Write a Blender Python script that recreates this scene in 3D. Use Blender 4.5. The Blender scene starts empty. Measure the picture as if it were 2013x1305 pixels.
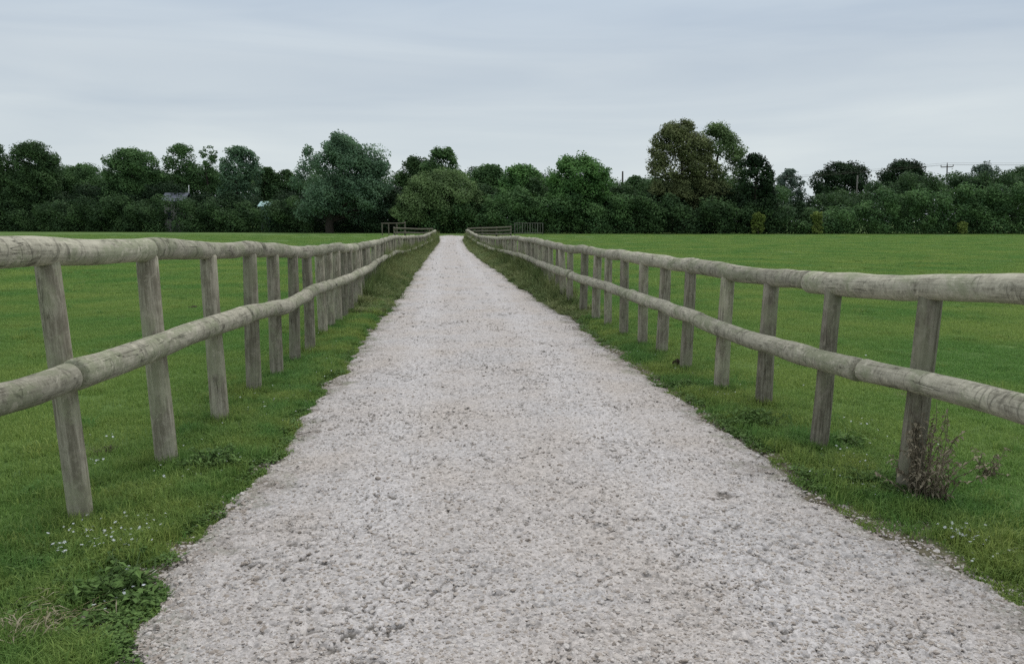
import bpy, math, random
import numpy as np
from mathutils import Vector, Matrix, Euler

rng = np.random.default_rng(7)
random.seed(7)
scene = bpy.context.scene
COL = scene.collection
R = math.radians

# ------------------------------------------------------------------ camera
CAMH, F, W, H = 1.55, 1580.0, 2013, 1305
YAW, PITCH = R(4.56), R(7.8)
cam_d = bpy.data.cameras.new("camera")
cam = bpy.data.objects.new("camera", cam_d)
COL.objects.link(cam)
cam.location = (0, 0, CAMH)
cam.rotation_euler = (R(90) - PITCH, 0, -YAW)
cam_d.sensor_width = 36.0
cam_d.lens = 36.0 * F / W
cam_d.clip_start = 0.05
cam_d.clip_end = 12000
scene.camera = cam
ROT = np.array(Euler((R(90) - PITCH, 0, -YAW)).to_matrix())
FWD = np.array([math.sin(YAW), math.cos(YAW), 0.0])
RGT = np.array([math.cos(YAW), -math.sin(YAW), 0.0])


def ray(px, py):
    d = ROT @ np.array([(px - W / 2) / F, -(py - H / 2) / F, -1.0])
    return d


def ground(px, py, z=0.0):
    d = ray(px, py)
    t = (z - CAMH) / d[2]
    return np.array([0, 0, CAMH]) + d * t


def at_y(px, py, Y):
    d = ray(px, py)
    return np.array([0, 0, CAMH]) + d * (Y / d[1])


def at_depth(px, py, D):
    d = ray(px, py)
    return np.array([0, 0, CAMH]) + d * (D / (d @ FWD))


def project(p):
    q = ROT.T @ (np.asarray(p) - np.array([0, 0, CAMH]))
    return W / 2 + F * q[0] / -q[2], H / 2 - F * q[1] / -q[2]


# ------------------------------------------------------------------ noise
def hash2(ix, iy, s=0):
    h = (ix.astype(np.int64) * 374761393 + iy.astype(np.int64) * 668265263 + s * 974711) & 0xFFFFFFFF
    h = ((h ^ (h >> 13)) * 1274126177) & 0xFFFFFFFF
    h = ((h ^ (h >> 16)) * 2246822519) & 0xFFFFFFFF
    return ((h ^ (h >> 15)) & 0xFFFFFF) / float(0xFFFFFF)


def vnoise(x, y, s=0):
    x = np.asarray(x, float); y = np.asarray(y, float)
    ix = np.floor(x); iy = np.floor(y)
    fx = x - ix; fy = y - iy
    fx = fx * fx * (3 - 2 * fx); fy = fy * fy * (3 - 2 * fy)
    a = hash2(ix, iy, s); b = hash2(ix + 1, iy, s)
    c = hash2(ix, iy + 1, s); d = hash2(ix + 1, iy + 1, s)
    return (a * (1 - fx) + b * fx) * (1 - fy) + (c * (1 - fx) + d * fx) * fy


def fbm(x, y, o=4, s=0):
    r = 0; a = 0.5; t = 0
    for k in range(o):
        r = r + a * vnoise(x * 2 ** k, y * 2 ** k, s + k * 17); t += a; a *= 0.5
    return r / t


def worley(x, y, s=0, jit=0.9):
    ix = np.floor(x); iy = np.floor(y)
    f1 = np.full(x.shape, 9.0); f2 = np.full(x.shape, 9.0); cid = np.zeros(x.shape)
    for dx in (-1, 0, 1):
        for dy in (-1, 0, 1):
            cx = ix + dx; cy = iy + dy
            qx = cx + 0.5 + (hash2(cx, cy, s) - 0.5) * jit
            qy = cy + 0.5 + (hash2(cx, cy, s + 5) - 0.5) * jit
            d = np.hypot(x - qx, y - qy)
            n = d < f1
            f2 = np.where(n, f1, np.minimum(f2, d))
            cid = np.where(n, hash2(cx, cy, s + 9), cid)
            f1 = np.where(n, d, f1)
    return f1, f2, cid


def sstep(a, b, x):
    t = np.clip((x - a) / (b - a), 0, 1)
    return t * t * (3 - 2 * t)


# ------------------------------------------------------------------ mesh helpers
def np_mesh(name, verts, faces, mat=None, smooth=False, attrs=None):
    """faces: (n,3) or (n,4) int array."""
    verts = np.asarray(verts, np.float32); faces = np.asarray(faces, np.int32)
    me = bpy.data.meshes.new(name)
    n, k = faces.shape
    me.vertices.add(len(verts)); me.vertices.foreach_set("co", verts.ravel())
    me.loops.add(n * k); me.loops.foreach_set("vertex_index", faces.ravel())
    me.polygons.add(n)
    me.polygons.foreach_set("loop_start", np.arange(0, n * k, k, dtype=np.int32))
    me.polygons.foreach_set("loop_total", np.full(n, k, np.int32))
    me.polygons.foreach_set("use_smooth", np.full(n, smooth, bool))
    me.update(calc_edges=True)
    for an, (typ, data) in (attrs or {}).items():
        a = me.attributes.new(an, typ, "POINT")
        key = "vector" if typ == "FLOAT_VECTOR" else "value"
        a.data.foreach_set(key, np.asarray(data, np.float32).ravel())
    if mat: me.materials.append(mat)
    return me


def link(name, me, parent=None, **props):
    o = bpy.data.objects.new(name, me)
    COL.objects.link(o)
    if parent: o.parent = parent
    for k, v in props.items():
        if v: o[k] = v
    return o


def empty(name, loc, label=None, category=None, group=None):
    o = bpy.data.objects.new(name, None)
    COL.objects.link(o)
    o.location = Vector(loc)
    o.empty_display_size = 0.2
    if label: o["label"] = label
    if category: o["category"] = category
    if group: o["group"] = group
    return o


class Geo:
    """collects quads (triangles repeat the last index) with a 'grain' coordinate and a 'tint'"""
    def __init__(s): s.v = []; s.f = []; s.g = []; s.t = []; s.n = 0

    def add(s, v, f, g=None, t=None):
        v = np.asarray(v, float); f = np.asarray(f, int)
        s.v.append(v); s.f.append(f + s.n); s.n += len(v)
        s.g.append(v if g is None else np.asarray(g, float))
        s.t.append(np.full(len(v), 0.5) if t is None else np.broadcast_to(np.asarray(t, float), (len(v),)))

    def box(s, c, size, rz=0.0, t=None):
        hx, hy, hz = np.asarray(size, float) / 2
        v = np.array([[x, y, z] for z in (-hz, hz) for (x, y) in ((-hx, -hy), (hx, -hy), (hx, hy), (-hx, hy))])
        cs, sn = math.cos(rz), math.sin(rz)
        w = np.c_[v[:, 0] * cs - v[:, 1] * sn, v[:, 0] * sn + v[:, 1] * cs, v[:, 2]] + np.asarray(c, float)
        f = [[0, 3, 2, 1], [4, 5, 6, 7], [0, 1, 5, 4], [1, 2, 6, 5], [2, 3, 7, 6], [3, 0, 4, 7]]
        s.add(w, f, None, t)

    def tube(s, c, r, seg=8, wob=0.0, cap=True, t=None, seed=0.0, soft=True):
        c = np.asarray(c, float); n = len(c)
        r = np.broadcast_to(np.asarray(r, float), (n,)).copy()
        tang = np.gradient(c, axis=0); tang /= np.linalg.norm(tang, axis=1)[:, None] + 1e-9
        ref = np.array([0, 0, 1.0]) if abs(tang[:, 2]).mean() < 0.8 else np.array([1.0, 0, 0])
        a = np.cross(ref, tang); a /= np.linalg.norm(a, axis=1)[:, None] + 1e-9
        b = np.cross(tang, a)
        sl = np.r_[0, np.cumsum(np.linalg.norm(np.diff(c, axis=0), axis=1))]
        if cap and soft:                    # rounded arris at both ends
            e = min(r[0] * 0.16, sl[-1] * 0.2)
            c = np.vstack([c[0], c[0] + tang[0] * e, c[1:-1], c[-1] - tang[-1] * e, c[-1]])
            r = np.r_[r[0] * 0.86, r[0], r[1:-1], r[-1], r[-1] * 0.86]
            a = np.vstack([a[0], a[0], a[1:-1], a[-1], a[-1]]); b = np.vstack([b[0], b[0], b[1:-1], b[-1], b[-1]])
            sl = np.r_[0, e, sl[1:-1], sl[-1] - e, sl[-1]]
            n = len(c)
        th = np.linspace(0, 2 * np.pi, seg, endpoint=False)
        ct, st = np.cos(th), np.sin(th)
        rr = r[:, None] * np.ones((1, seg))
        if wob:
            S = sl[:, None] + seed
            nz = (np.sin(th * 2 + S * 3.1 + seed) + np.sin(th * 3 - S * 5.3 + seed * 2) * 0.6
                  + (vnoise(S * 6 + ct * 1.5, st * 1.5 + seed + S * 0, 3) - 0.5) * 3
                  + (vnoise(S * 22 + ct * 3, st * 3 + seed + S * 0, 4) - 0.5) * 1.2)
            rr = rr * (1 + wob * nz)
        v = c[:, None, :] + rr[..., None] * (ct[None, :, None] * a[:, None, :] + st[None, :, None] * b[:, None, :])
        g = np.stack([rr * ct, rr * st, np.repeat(sl[:, None] + seed * 7.0, seg, 1)], -1)
        i = np.arange(n - 1)[:, None] * seg; j = np.arange(seg)[None, :]; j2 = (j + 1) % seg
        f = np.stack([i + j, i + j2, i + seg + j2, i + seg + j], -1).reshape(-1, 4)
        v = v.reshape(-1, 3); g = g.reshape(-1, 3)
        if cap:
            k = len(v)
            v = np.vstack([v, c[0], c[-1]])
            g = np.vstack([g, [0, 0, seed * 7.0], [0, 0, sl[-1] + seed * 7.0]])
            jj = np.arange(seg); j3 = (jj + 1) % seg
            f0 = np.stack([j3, jj, np.full(seg, k), np.full(seg, k)], -1)
            o = (n - 1) * seg
            f1 = np.stack([o + jj, o + j3, np.full(seg, k + 1), np.full(seg, k + 1)], -1)
            f = np.vstack([f, f0, f1])
        s.add(v, f, g, t)

    def build(s, name, mat, parent=None, smooth=True, origin=None, **props):
        v = np.vstack(s.v); f = np.vstack(s.f)
        if parent is not None and origin is None: origin = np.array(parent.get("_o", (0, 0, 0)))
        if origin is not None: v = v - np.asarray(origin)
        tri = f[:, 2] == f[:, 3]
        me = bpy.data.meshes.new(name)
        counts = np.where(tri, 3, 4).astype(np.int32)
        loops = f.ravel()[np.c_[np.ones((len(f), 3), bool), ~tri].ravel()]
        me.vertices.add(len(v)); me.vertices.foreach_set("co", v.astype(np.float32).ravel())
        me.loops.add(len(loops)); me.loops.foreach_set("vertex_index", loops.astype(np.int32))
        me.polygons.add(len(f))
        me.polygons.foreach_set("loop_start", np.r_[0, np.cumsum(counts)[:-1]].astype(np.int32))
        me.polygons.foreach_set("loop_total", counts)
        me.polygons.foreach_set("use_smooth", np.full(len(f), smooth, bool))
        me.update(calc_edges=True)
        a = me.attributes.new("grain", "FLOAT_VECTOR", "POINT"); a.data.foreach_set("vector", np.vstack(s.g).astype(np.float32).ravel())
        a = me.attributes.new("tint", "FLOAT", "POINT"); a.data.foreach_set("value", np.concatenate(s.t).astype(np.float32))
        if mat: me.materials.append(mat)
        o = link(name, me, parent, **props)
        return o


def thing(name, loc, label, category, group=None):
    o = empty(name, loc, label, category, group)
    ORIG[o.name] = np.asarray(loc, float)
    return o


ORIG = {}


def part(geo, name, mat, parent, smooth=True, **props):
    return geo.build(name, mat, parent, smooth, ORIG[parent.name] if parent.name in ORIG else None, **props)


# ------------------------------------------------------------------ materials
class M:
    def __init__(s, name):
        s.m = bpy.data.materials.new(name); s.m.use_nodes = True
        s.nt = s.m.node_tree; s.N = s.nt.nodes; s.L = s.nt.links
        s.bsdf = s.N["Principled BSDF"]; s.out = s.N["Material Output"]

    def n(s, t, **kw):
        o = s.N.new(t)
        for k, v in kw.items():
            if k in o.inputs: o.inputs[k].default_value = v
            else: setattr(o, k, v)
        return o

    def l(s, a, b): s.L.new(a, b)

    def attr(s, name, out="Fac"):
        a = s.n("ShaderNodeAttribute"); a.attribute_name = name
        return a.outputs[out]

    def noise(s, vec, scale, detail=4, rough=0.55, dist=0.0):
        o = s.n("ShaderNodeTexNoise"); o.inputs["Scale"].default_value = scale
        o.inputs["Detail"].default_value = detail; o.inputs["Roughness"].default_value = rough
        o.inputs["Distortion"].default_value = dist
        if vec: s.l(vec, o.inputs["Vector"])
        return o.outputs["Fac"]

    def mapv(s, vec, scale):
        o = s.n("ShaderNodeMapping"); o.inputs["Scale"].default_value = scale
        s.l(vec, o.inputs["Vector"]); return o.outputs["Vector"]

    def ramp(s, fac, stops):
        o = s.n("ShaderNodeValToRGB"); e = o.color_ramp.elements
        while len(e) < len(stops): e.new(0.5)
        for k, (p, c) in enumerate(stops):
            e[k].position = p
            e[k].color = (*c, 1) if not np.isscalar(c) else (c, c, c, 1)
        s.l(fac, o.inputs["Fac"]); return o.outputs["Color"]

    def mix(s, fac, a, b, blend="MIX"):
        o = s.n("ShaderNodeMix", data_type="RGBA", blend_type=blend)
        for sock, v in ((o.inputs[0], fac), (o.inputs[6], a), (o.inputs[7], b)):
            if hasattr(v, "is_output"): s.l(v, sock)
            else: sock.default_value = v if np.isscalar(v) else (*v, 1)
        return o.outputs[2]

    def math(s, op, a, b=0.0):
        o = s.n("ShaderNodeMath", operation=op)
        for k, v in enumerate((a, b)):
            if hasattr(v, "is_output"): s.l(v, o.inputs[k])
            else: o.inputs[k].default_value = v
        return o.outputs[0]

    def bump(s, h, strength=0.5, dist=0.01):
        o = s.n("ShaderNodeBump"); o.inputs["Strength"].default_value = strength
        o.inputs["Distance"].default_value = dist
        s.l(h, o.inputs["Height"]); s.l(o.outputs["Normal"], s.bsdf.inputs["Normal"])

    def color(s, c):
        if hasattr(c, "is_output"): s.l(c, s.bsdf.inputs["Base Color"])
        else: s.bsdf.inputs["Base Color"].default_value = (*c, 1)

    def finish(s, rough=0.9, spec=0.15):
        s.bsdf.inputs["Roughness"].default_value = rough
        s.bsdf.inputs["Specular IOR Level"].default_value = spec
        return s.m

    def pos(s): return s.n("ShaderNodeNewGeometry").outputs["Position"]


def wood_material(name, light, dark, lichen, lichen_amt, rings):
    m = M(name)
    g = m.attr("grain", "Vector")
    fib = m.noise(m.mapv(g, (90, 90, 5)), 1.0, 5, 0.6)
    fib2 = m.noise(m.mapv(g, (28, 28, 1.6)), 1.0, 4, 0.6, 0.6)
    blot = m.noise(m.mapv(g, (7, 7, 4.5)), 1.0, 5, 0.62, 0.8)
    swirl = m.noise(m.mapv(g, (9, 9, 16)), 1.0, 5, 0.6, 2.2)
    f = m.math("ADD", m.math("MULTIPLY", fib, 0.30), m.math("MULTIPLY", fib2, 0.30))
    f = m.math("ADD", f, m.math("MULTIPLY", blot, 0.25))
    f = m.math("ADD", f, m.math("MULTIPLY", swirl, 0.25 if rings else 0.05))
    mid = tuple((np.array(light) * 0.6 + np.array(dark) * 0.4))
    c = m.ramp(f, [(0.41, dark), (0.50, mid), (0.60, light)])
    # lichen / algae film
    ln = m.noise(m.mapv(g, (5, 5, 3)), 1.0, 7, 0.68, 0.4)
    lm = m.ramp(ln, [(0.47, 0.0), (0.58, lichen_amt)])
    c = m.mix(lm, c, lichen)
    # pale lichen specks
    sp = m.noise(m.mapv(g, (34, 34, 30)), 1.0, 3, 0.5)
    c = m.mix(m.ramp(sp, [(0.60, 0.0), (0.68, 0.5 if rings else 0.2)]), c, tuple(np.array(light) * 1.3))
    scr = m.noise(m.mapv(g, (10, 10, 7)), 1.0, 6, 0.7, 1.2)
    c = m.mix(m.ramp(scr, [(0.55, 0.0), (0.64, 0.75 if rings else 0.25)]), c, tuple(np.array(light) * 1.22))
    c = m.mix(m.ramp(scr, [(0.34, 0.7 if rings else 0.3), (0.43, 0.0)]), c, tuple(np.array(dark) * 0.75))
    # longitudinal drying checks
    ck = m.noise(m.mapv(g, (24, 24, 0.9)), 1.0, 3, 0.5, 0.5)
    cm = m.ramp(m.math("ABSOLUTE", m.math("SUBTRACT", ck, 0.5)), [(0.0, 1.0), (0.010, 0.0)])
    cmask = m.ramp(m.noise(m.mapv(g, (6, 6, 2.2)), 1.0, 2), [(0.52, 0.0), (0.60, 1.0)])
    crack = m.math("MULTIPLY", cm, cmask)
    # scars across the pole
    if rings:
        rn = m.noise(m.mapv(g, (2.2, 2.2, 9)), 1.0, 2, 0.5, 0.2)
        rm = m.ramp(m.math("ABSOLUTE", m.math("SUBTRACT", rn, 0.47)), [(0.0, 1.0), (0.020, 0.0)])
        rmask = m.ramp(m.noise(m.mapv(g, (5, 5, 3.4)), 1.0, 2), [(0.50, 0.0), (0.56, 1.0)])
        crack = m.math("MAXIMUM", crack, m.math("MULTIPLY", m.math("MULTIPLY", rm, rmask), 0.6))
    c = m.mix(m.math("MULTIPLY", crack, 0.75), c, tuple(np.array(dark) * 0.28))
    # each pole weathered a little differently
    tv = m.ramp(m.attr("tint"), [(0.0, 0.68), (1.0, 1.2)])
    c = m.mix(1.0, c, tv, "MULTIPLY")
    m.color(c)
    h = m.math("SUBTRACT", m.math("ADD", m.math("MULTIPLY", fib, 0.5), m.math("MULTIPLY", blot, 0.8)), m.math("MULTIPLY", crack, 1.2))
    m.bump(h, 0.55, 0.008)
    return m.finish(0.92, 0.15)


MAT_RAIL = wood_material("weathered_rail_wood", (0.365, 0.345, 0.272), (0.095, 0.088, 0.064), (0.225, 0.24, 0.155), 0.75, True)
MAT_POST = wood_material("weathered_post_wood", (0.42, 0.388, 0.308), (0.17, 0.154, 0.115), (0.30, 0.31, 0.205), 0.55, False)


def plain(name, col, rough=0.85, var=0.25, scale=6.0, spec=0.2):
    m = M(name)
    n = m.noise(m.pos(), scale, 5)
    c = np.array(col)
    m.color(m.ramp(n, [(0.3, tuple(c * (1 - var))), (0.7, tuple(np.minimum(c * (1 + var), 1)))]))
    return m.finish(rough, spec)


def leaf_material(name, dark, light, trans=0.25, rough=0.7, posn=None):
    m = M(name)
    t = m.attr("tint")
    c = m.ramp(t, [(0.0, dark), (1.0, light)])
    if posn:
        sc, a, b = posn
        n = m.noise(m.pos(), sc, 4)
        c = m.mix(m.ramp(n, [(0.38, 0.0), (0.62, 1.0)]), m.mix(1.0, c, a, "MULTIPLY"), m.mix(1.0, c, b, "MULTIPLY"))
    m.color(c)
    m.finish(rough, 0.12)
    tr = m.n("ShaderNodeBsdfTranslucent"); m.l(c, tr.inputs["Color"])
    mx = m.n("ShaderNodeMixShader"); mx.inputs[0].default_value = trans
    m.l(m.bsdf.outputs[0], mx.inputs[1]); m.l(tr.outputs[0], mx.inputs[2]); m.l(mx.outputs[0], m.out.inputs[0])
    return m.m


LEAF = {
    "dark": leaf_material("dark_leaves", (0.0354, 0.0694, 0.0300), (0.0982, 0.1761, 0.0624)),
    "mid": leaf_material("green_leaves", (0.0519, 0.1068, 0.0425), (0.1363, 0.2455, 0.0849)),
    "bright": leaf_material("fresh_green_leaves", (0.0573, 0.1334, 0.0425), (0.1635, 0.3149, 0.0924)),
    "grey": leaf_material("grey_green_leaves", (0.0644, 0.1258, 0.0743), (0.1772, 0.2870, 0.1593)),
    "olive": leaf_material("olive_leaves", (0.0832, 0.1346, 0.0520), (0.1964, 0.2899, 0.1134)),
    "brown": leaf_material("brownish_leaves", (0.0903, 0.1143, 0.0496), (0.2125, 0.2449, 0.1015)),
    "far": leaf_material("bluish_far_leaves", (0.0709, 0.1068, 0.0898), (0.1527, 0.2081, 0.1547)),
    "ivy": leaf_material("ivy_and_shade_leaves", (0.0126, 0.0269, 0.0135), (0.0359, 0.0715, 0.0270), 0.1),  # also colours the hedge run that stands in for shade below the willow
    "yellow": leaf_material("yellow_green_leaves", (0.12, 0.17, 0.035), (0.26, 0.33, 0.09)),
    "weed": leaf_material("weed_leaves", (0.055, 0.105, 0.028), (0.16, 0.26, 0.075)),
    "rank": leaf_material("rank_grass", (0.085, 0.115, 0.045), (0.30, 0.335, 0.15), posn=(0.9, (0.62, 0.75, 0.6), (1.1, 1.05, 1.0))),
    "dead": leaf_material("dead_brown_leaves", (0.10, 0.083, 0.056), (0.42, 0.37, 0.265), 0.15, 0.9),
}
MAT_GRASS = leaf_material("grass_blades", (0.112, 0.210, 0.050), (0.275, 0.415, 0.115), 0.4, 0.6,
                          (0.42, (0.76, 0.90, 0.86), (1.32, 1.12, 1.12)))
MAT_EDGEGRASS = leaf_material("verge_grass_blades", (0.098, 0.192, 0.046), (0.27, 0.405, 0.12), 0.4, 0.6,
                              (1.6, (0.70, 0.85, 0.8), (1.35, 1.08, 1.0)))
MAT_BARK = plain("bark", (0.045, 0.038, 0.030), 0.95, 0.4, 9)
MAT_DEADSTEM = plain("dead_stem", (0.17, 0.14, 0.10), 0.95, 0.4, 30)
MAT_STRAW = plain("straw", (0.36, 0.31, 0.17), 0.9, 0.3, 30)
MAT_SOIL = plain("damp_soil", (0.035, 0.026, 0.018), 0.95, 0.5, 40)
MAT_PETAL = plain("white_petals", (0.74, 0.76, 0.78), 0.8, 0.1, 50)


def stone_material():
    m = M("limestone_chips")
    oi = m.n("ShaderNodeObjectInfo").outputs["Random"]
    p = m.n("ShaderNodeTexCoord").outputs["Object"]
    n = m.noise(p, 1.5, 5)
    c = m.ramp(m.math("ADD", m.math("MULTIPLY", oi, 0.7), m.math("MULTIPLY", n, 0.3)),
               [(0.08, (0.13, 0.112, 0.095)), (0.22, (0.33, 0.285, 0.245)), (0.5, (0.44, 0.395, 0.355)), (0.9, (0.58, 0.545, 0.51))])
    m.color(c); m.bump(n, 0.4, 0.1)
    return m.finish(0.9, 0.2)


MAT_STONE = stone_material()

# ------------------------------------------------------------------ path outline
EL = np.array([ground(*p)[:2] for p in [(130, 1420), (212, 1305), (335, 1115), (440, 985), (490, 935), (560, 852), (640, 748), (700, 680),
               (742, 625), (790, 567), (820, 524), (846, 492), (860, 476), (859, 463)]])
ER = np.array([ground(*p)[:2] for p in [(2260, 1330), (2035, 1195), (1890, 1120), (1770, 1062), (1640, 985), (1545, 915), (1430, 845),
               (1322, 770), (1205, 690), (1128, 624), (1038, 572), (1000, 544), (961, 519), (927, 494), (914, 474), (918, 463)]])
PATH_END = 87.0


def edge_l(y): 
    y = np.asarray(y, float)
    base = np.interp(y, np.r_[-10, EL[:, 1]], np.r_[EL[0, 0], EL[:, 0]])
    j = (fbm(y * 1.3, y * 0 + 3.3, 4, 5) - 0.5) * 0.20 + (fbm(y * 6, y * 0 + 1.3, 3, 6) - 0.5) * 0.20
    return base + j * np.clip(1.2 - y / 60, 0.4, 1)


def edge_r(y):
    y = np.asarray(y, float)
    base = np.interp(y, np.r_[-10, ER[:, 1]], np.r_[ER[0, 0], ER[:, 0]])
    j = (fbm(y * 1.2, y * 0 + 8.3, 4, 15) - 0.5) * 0.22 + (fbm(y * 6, y * 0 + 1.7, 3, 16) - 0.5) * 0.20
    return base + j * np.clip(1.2 - y / 60, 0.4, 1)


def inside(x, y):
    """metres inside the path (negative on the grass)"""
    d = np.minimum(x - edge_l(y), edge_r(y) - x)
    return np.where(y > PATH_END, PATH_END - y, d)


def gz(x, y):
    return (fbm(x * 0.35 + 3, y * 0.35, 3, 31) - 0.5) * 0.05 + (fbm(x * 2.2, y * 2.2, 3, 32) - 0.5) * 0.035


def ground_z(x, y):
    e = inside(x, y)
    z = gz(x, y) * np.clip(1.5 - np.hypot(x, y) / 60, 0.15, 1)
    return z - 0.09 * sstep(0.02, 0.22, e) + 0.012


# ------------------------------------------------------------------ the ground sheet
xs = np.concatenate([-np.geomspace(5000, 12, 40), np.linspace(-12, -3.2, 90)[1:], np.linspace(-3.2, 4.6, 190)[1:], np.linspace(4.6, 14, 90)[1:], np.geomspace(14, 5000, 40)[1:]])
ys = [-3.0]
while ys[-1] < 160:
    y = ys[-1]; ys.append(y + (0.25 if y < 1.5 else max(0.05, min(2.5, y * y / 1250))))
ys = np.concatenate([-np.geomspace(800, 4, 14), ys, np.geomspace(170, 9000, 30)])
X, Y = np.meshgrid(xs, ys)
Z = ground_z(X.ravel(), Y.ravel())


def grid_faces(nr, nc):
    i = np.arange(nr - 1)[:, None] * nc; j = np.arange(nc - 1)[None, :]
    return np.stack([i + j, i + j + 1, i + nc + j + 1, i + nc + j], -1).reshape(-1, 4)


def ground_material():
    m = M("field_turf")
    p = m.pos()
    big = m.noise(p, 0.12, 4, 0.55)
    mid = m.noise(p, 0.9, 5, 0.6)
    str_ = m.noise(m.mapv(p, (0.035, 0.22, 1)), 1.0, 3, 0.5)
    fine = m.noise(p, 26, 4, 0.65)
    t = m.math("ADD", m.math("MULTIPLY", big, 0.35), m.math("MULTIPLY", mid, 0.3))
    t = m.math("ADD", t, m.math("MULTIPLY", str_, 0.35))
    c = m.ramp(t, [(0.36, (0.072, 0.132, 0.036)), (0.50, (0.096, 0.160, 0.044)), (0.66, (0.130, 0.188, 0.055))])
    c = m.mix(0.55, c, m.ramp(fine, [(0.3, 0.45), (0.7, 1.35)]), "MULTIPLY")
    # bare earth close to the path and where hooves cut in
    e = m.attr("bare")
    c = m.mix(e, c, m.ramp(m.noise(p, 14, 5, 0.7), [(0.35, (0.055, 0.043, 0.028)), (0.65, (0.17, 0.145, 0.105))]))
    m.color(c)
    m.bump(m.math("ADD", fine, m.math("MULTIPLY", mid, 0.6)), 0.5, 0.03)
    return m.finish(0.95, 0.1)


ein = inside(X.ravel(), Y.ravel())
bare = sstep(-0.24, 0.0, ein + (fbm(X.ravel() * 5, Y.ravel() * 5, 3, 76) - .5) * .3) * 0.9
bn = fbm(X.ravel() * 1.7, Y.ravel() * 1.7, 4, 77)
bare = np.maximum(bare, sstep(0.70, 0.78, bn) * 0.55 * (Y.ravel() < 40))
BARE = []
for (px, py, rr) in [(165, 1235, 0.22), (205, 1200, 0.14), (200, 893, 0.13), (1610, 900, 0.16), (370, 770, 0.14), (1820, 1040, 0.16), (1450, 870, 0.12)]:
    q = ground(px, py); BARE.append((q[0], q[1], rr))
    bare = np.maximum(bare, np.exp(-(np.hypot(X.ravel() - q[0], (Y.ravel() - q[1])) / rr) ** 2))
bare = np.maximum(bare, ((Y.ravel() > 84) & (Y.ravel() < 96) & (np.abs(X.ravel()) < 7)) * 0.85)
me = np_mesh("field", np.c_[X.ravel(), Y.ravel(), Z], grid_faces(len(ys), len(xs)), ground_material(), True, {"bare": ("FLOAT", bare)})
link("grass_field", me, kind="structure")

def on_turf(x, y):
    ok = np.ones(len(x), bool)
    for bx, by, rr in BARE:
        ok &= np.hypot(x - bx, y - by) > rr * rng.uniform(.45, 1.1, len(x))
    return ok


# ------------------------------------------------------------------ the gravel path
rows = [-2.0]
while rows[-1] < PATH_END:
    y = rows[-1]
    rows.append(y + (0.12 if y < 2.3 else max(0.0075, y * y / 1246 * 0.75)))
rows = np.array(rows)
NC = 470
u = np.linspace(0, 1, NC)
YL, YR = edge_l(rows) - 0.10, edge_r(rows) + 0.10
PX = YL[:, None] + (YR - YL)[:, None] * u[None, :]
PY = np.repeat(rows[:, None], NC, 1)
px_, py_ = PX.ravel(), PY.ravel()
wx = px_ + (fbm(px_ * 9, py_ * 9, 2, 51) - 0.5) * 0.10
wy = py_ + (fbm(px_ * 9 + 40, py_ * 9, 2, 52) - 0.5) * 0.10
f1, f2, c1 = worley(wx / 0.030, wy / 0.034, 61)
g1, g2, c2 = worley(wx / 0.075 + 7, wy / 0.085, 62)
k1, k2, c3 = worley(wx / 0.014 + 3, wy / 0.016, 63)
und = (fbm(px_ * 1.1, py_ * 1.1, 4, 71) - 0.5) * 0.045
rough_zone = sstep(0.35, 0.65, fbm(px_ * 2.3, py_ * 2.3, 4, 72))
dome = np.clip(1 - f1 / 0.62, 0, 1) ** 0.6
st1 = dome * (0.25 + 0.75 * c1) * 0.0060 * (0.35 + 0.9 * rough_zone)
big = (c2 > 0.93) * np.clip(1 - (g1 / 0.42) ** 2, 0, 1) ** 0.6 * (0.006 + 0.010 * (c2 - 0.93) / 0.07)
fine = np.clip(1 - k1 / 0.6, 0, 1) * c3 * 0.0035
pit = sstep(0.60, 0.72, fbm(px_ * 24, py_ * 27, 3, 73)) * 0.009 * sstep(0.30, 0.62, fbm(px_ * 2.1, py_ * 2.1, 3, 74))
# drying cracks: edges of a coarse distorted cell pattern, only in patches
qx = px_ + (fbm(px_ * 5, py_ * 5, 3, 81) - 0.5) * 0.30; qy = py_ + (fbm(px_ * 5 + 9, py_ * 5, 3, 82) - 0.5) * 0.30
h1, h2, c4 = worley(qx / 0.15, qy / 0.15, 83)
crk = sstep(0.07, 0.015, h2 - h1) * sstep(0.54, 0.66, fbm(px_ * 2.6 + 4, py_ * 2.6, 3, 84))
disp = st1 + big + fine - pit - crk * 0.014 + und
e = np.minimum(px_ - (edge_l(py_)), edge_r(py_) - px_)
prof = -0.075 + 0.088 * sstep(-0.10, 0.16, e)
prof += 0.03 * np.clip(1 - ((u[None, :] * 2 - 1) ** 2), 0, 1).repeat(len(rows), 0).ravel()
crev = np.clip(1 - dome * 1.5, 0, 1) * 0.42 * (0.3 + 0.7 * rough_zone) + crk * 0.9 + pit / 0.009 * 0.55  # darkens hollows between stones as ambient shade would, plus cracks and pits
edge_dirt = sstep(0.62, 0.05, e + (fbm(px_ * 3, py_ * 3, 3, 91) - 0.5) * 0.5)


uu_ = np.repeat(u[None, :], len(rows), 0).ravel()
wheel = np.exp(-((uu_ - 0.27) / 0.09) ** 2) + np.exp(-((uu_ - 0.70) / 0.10) ** 2)


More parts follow.
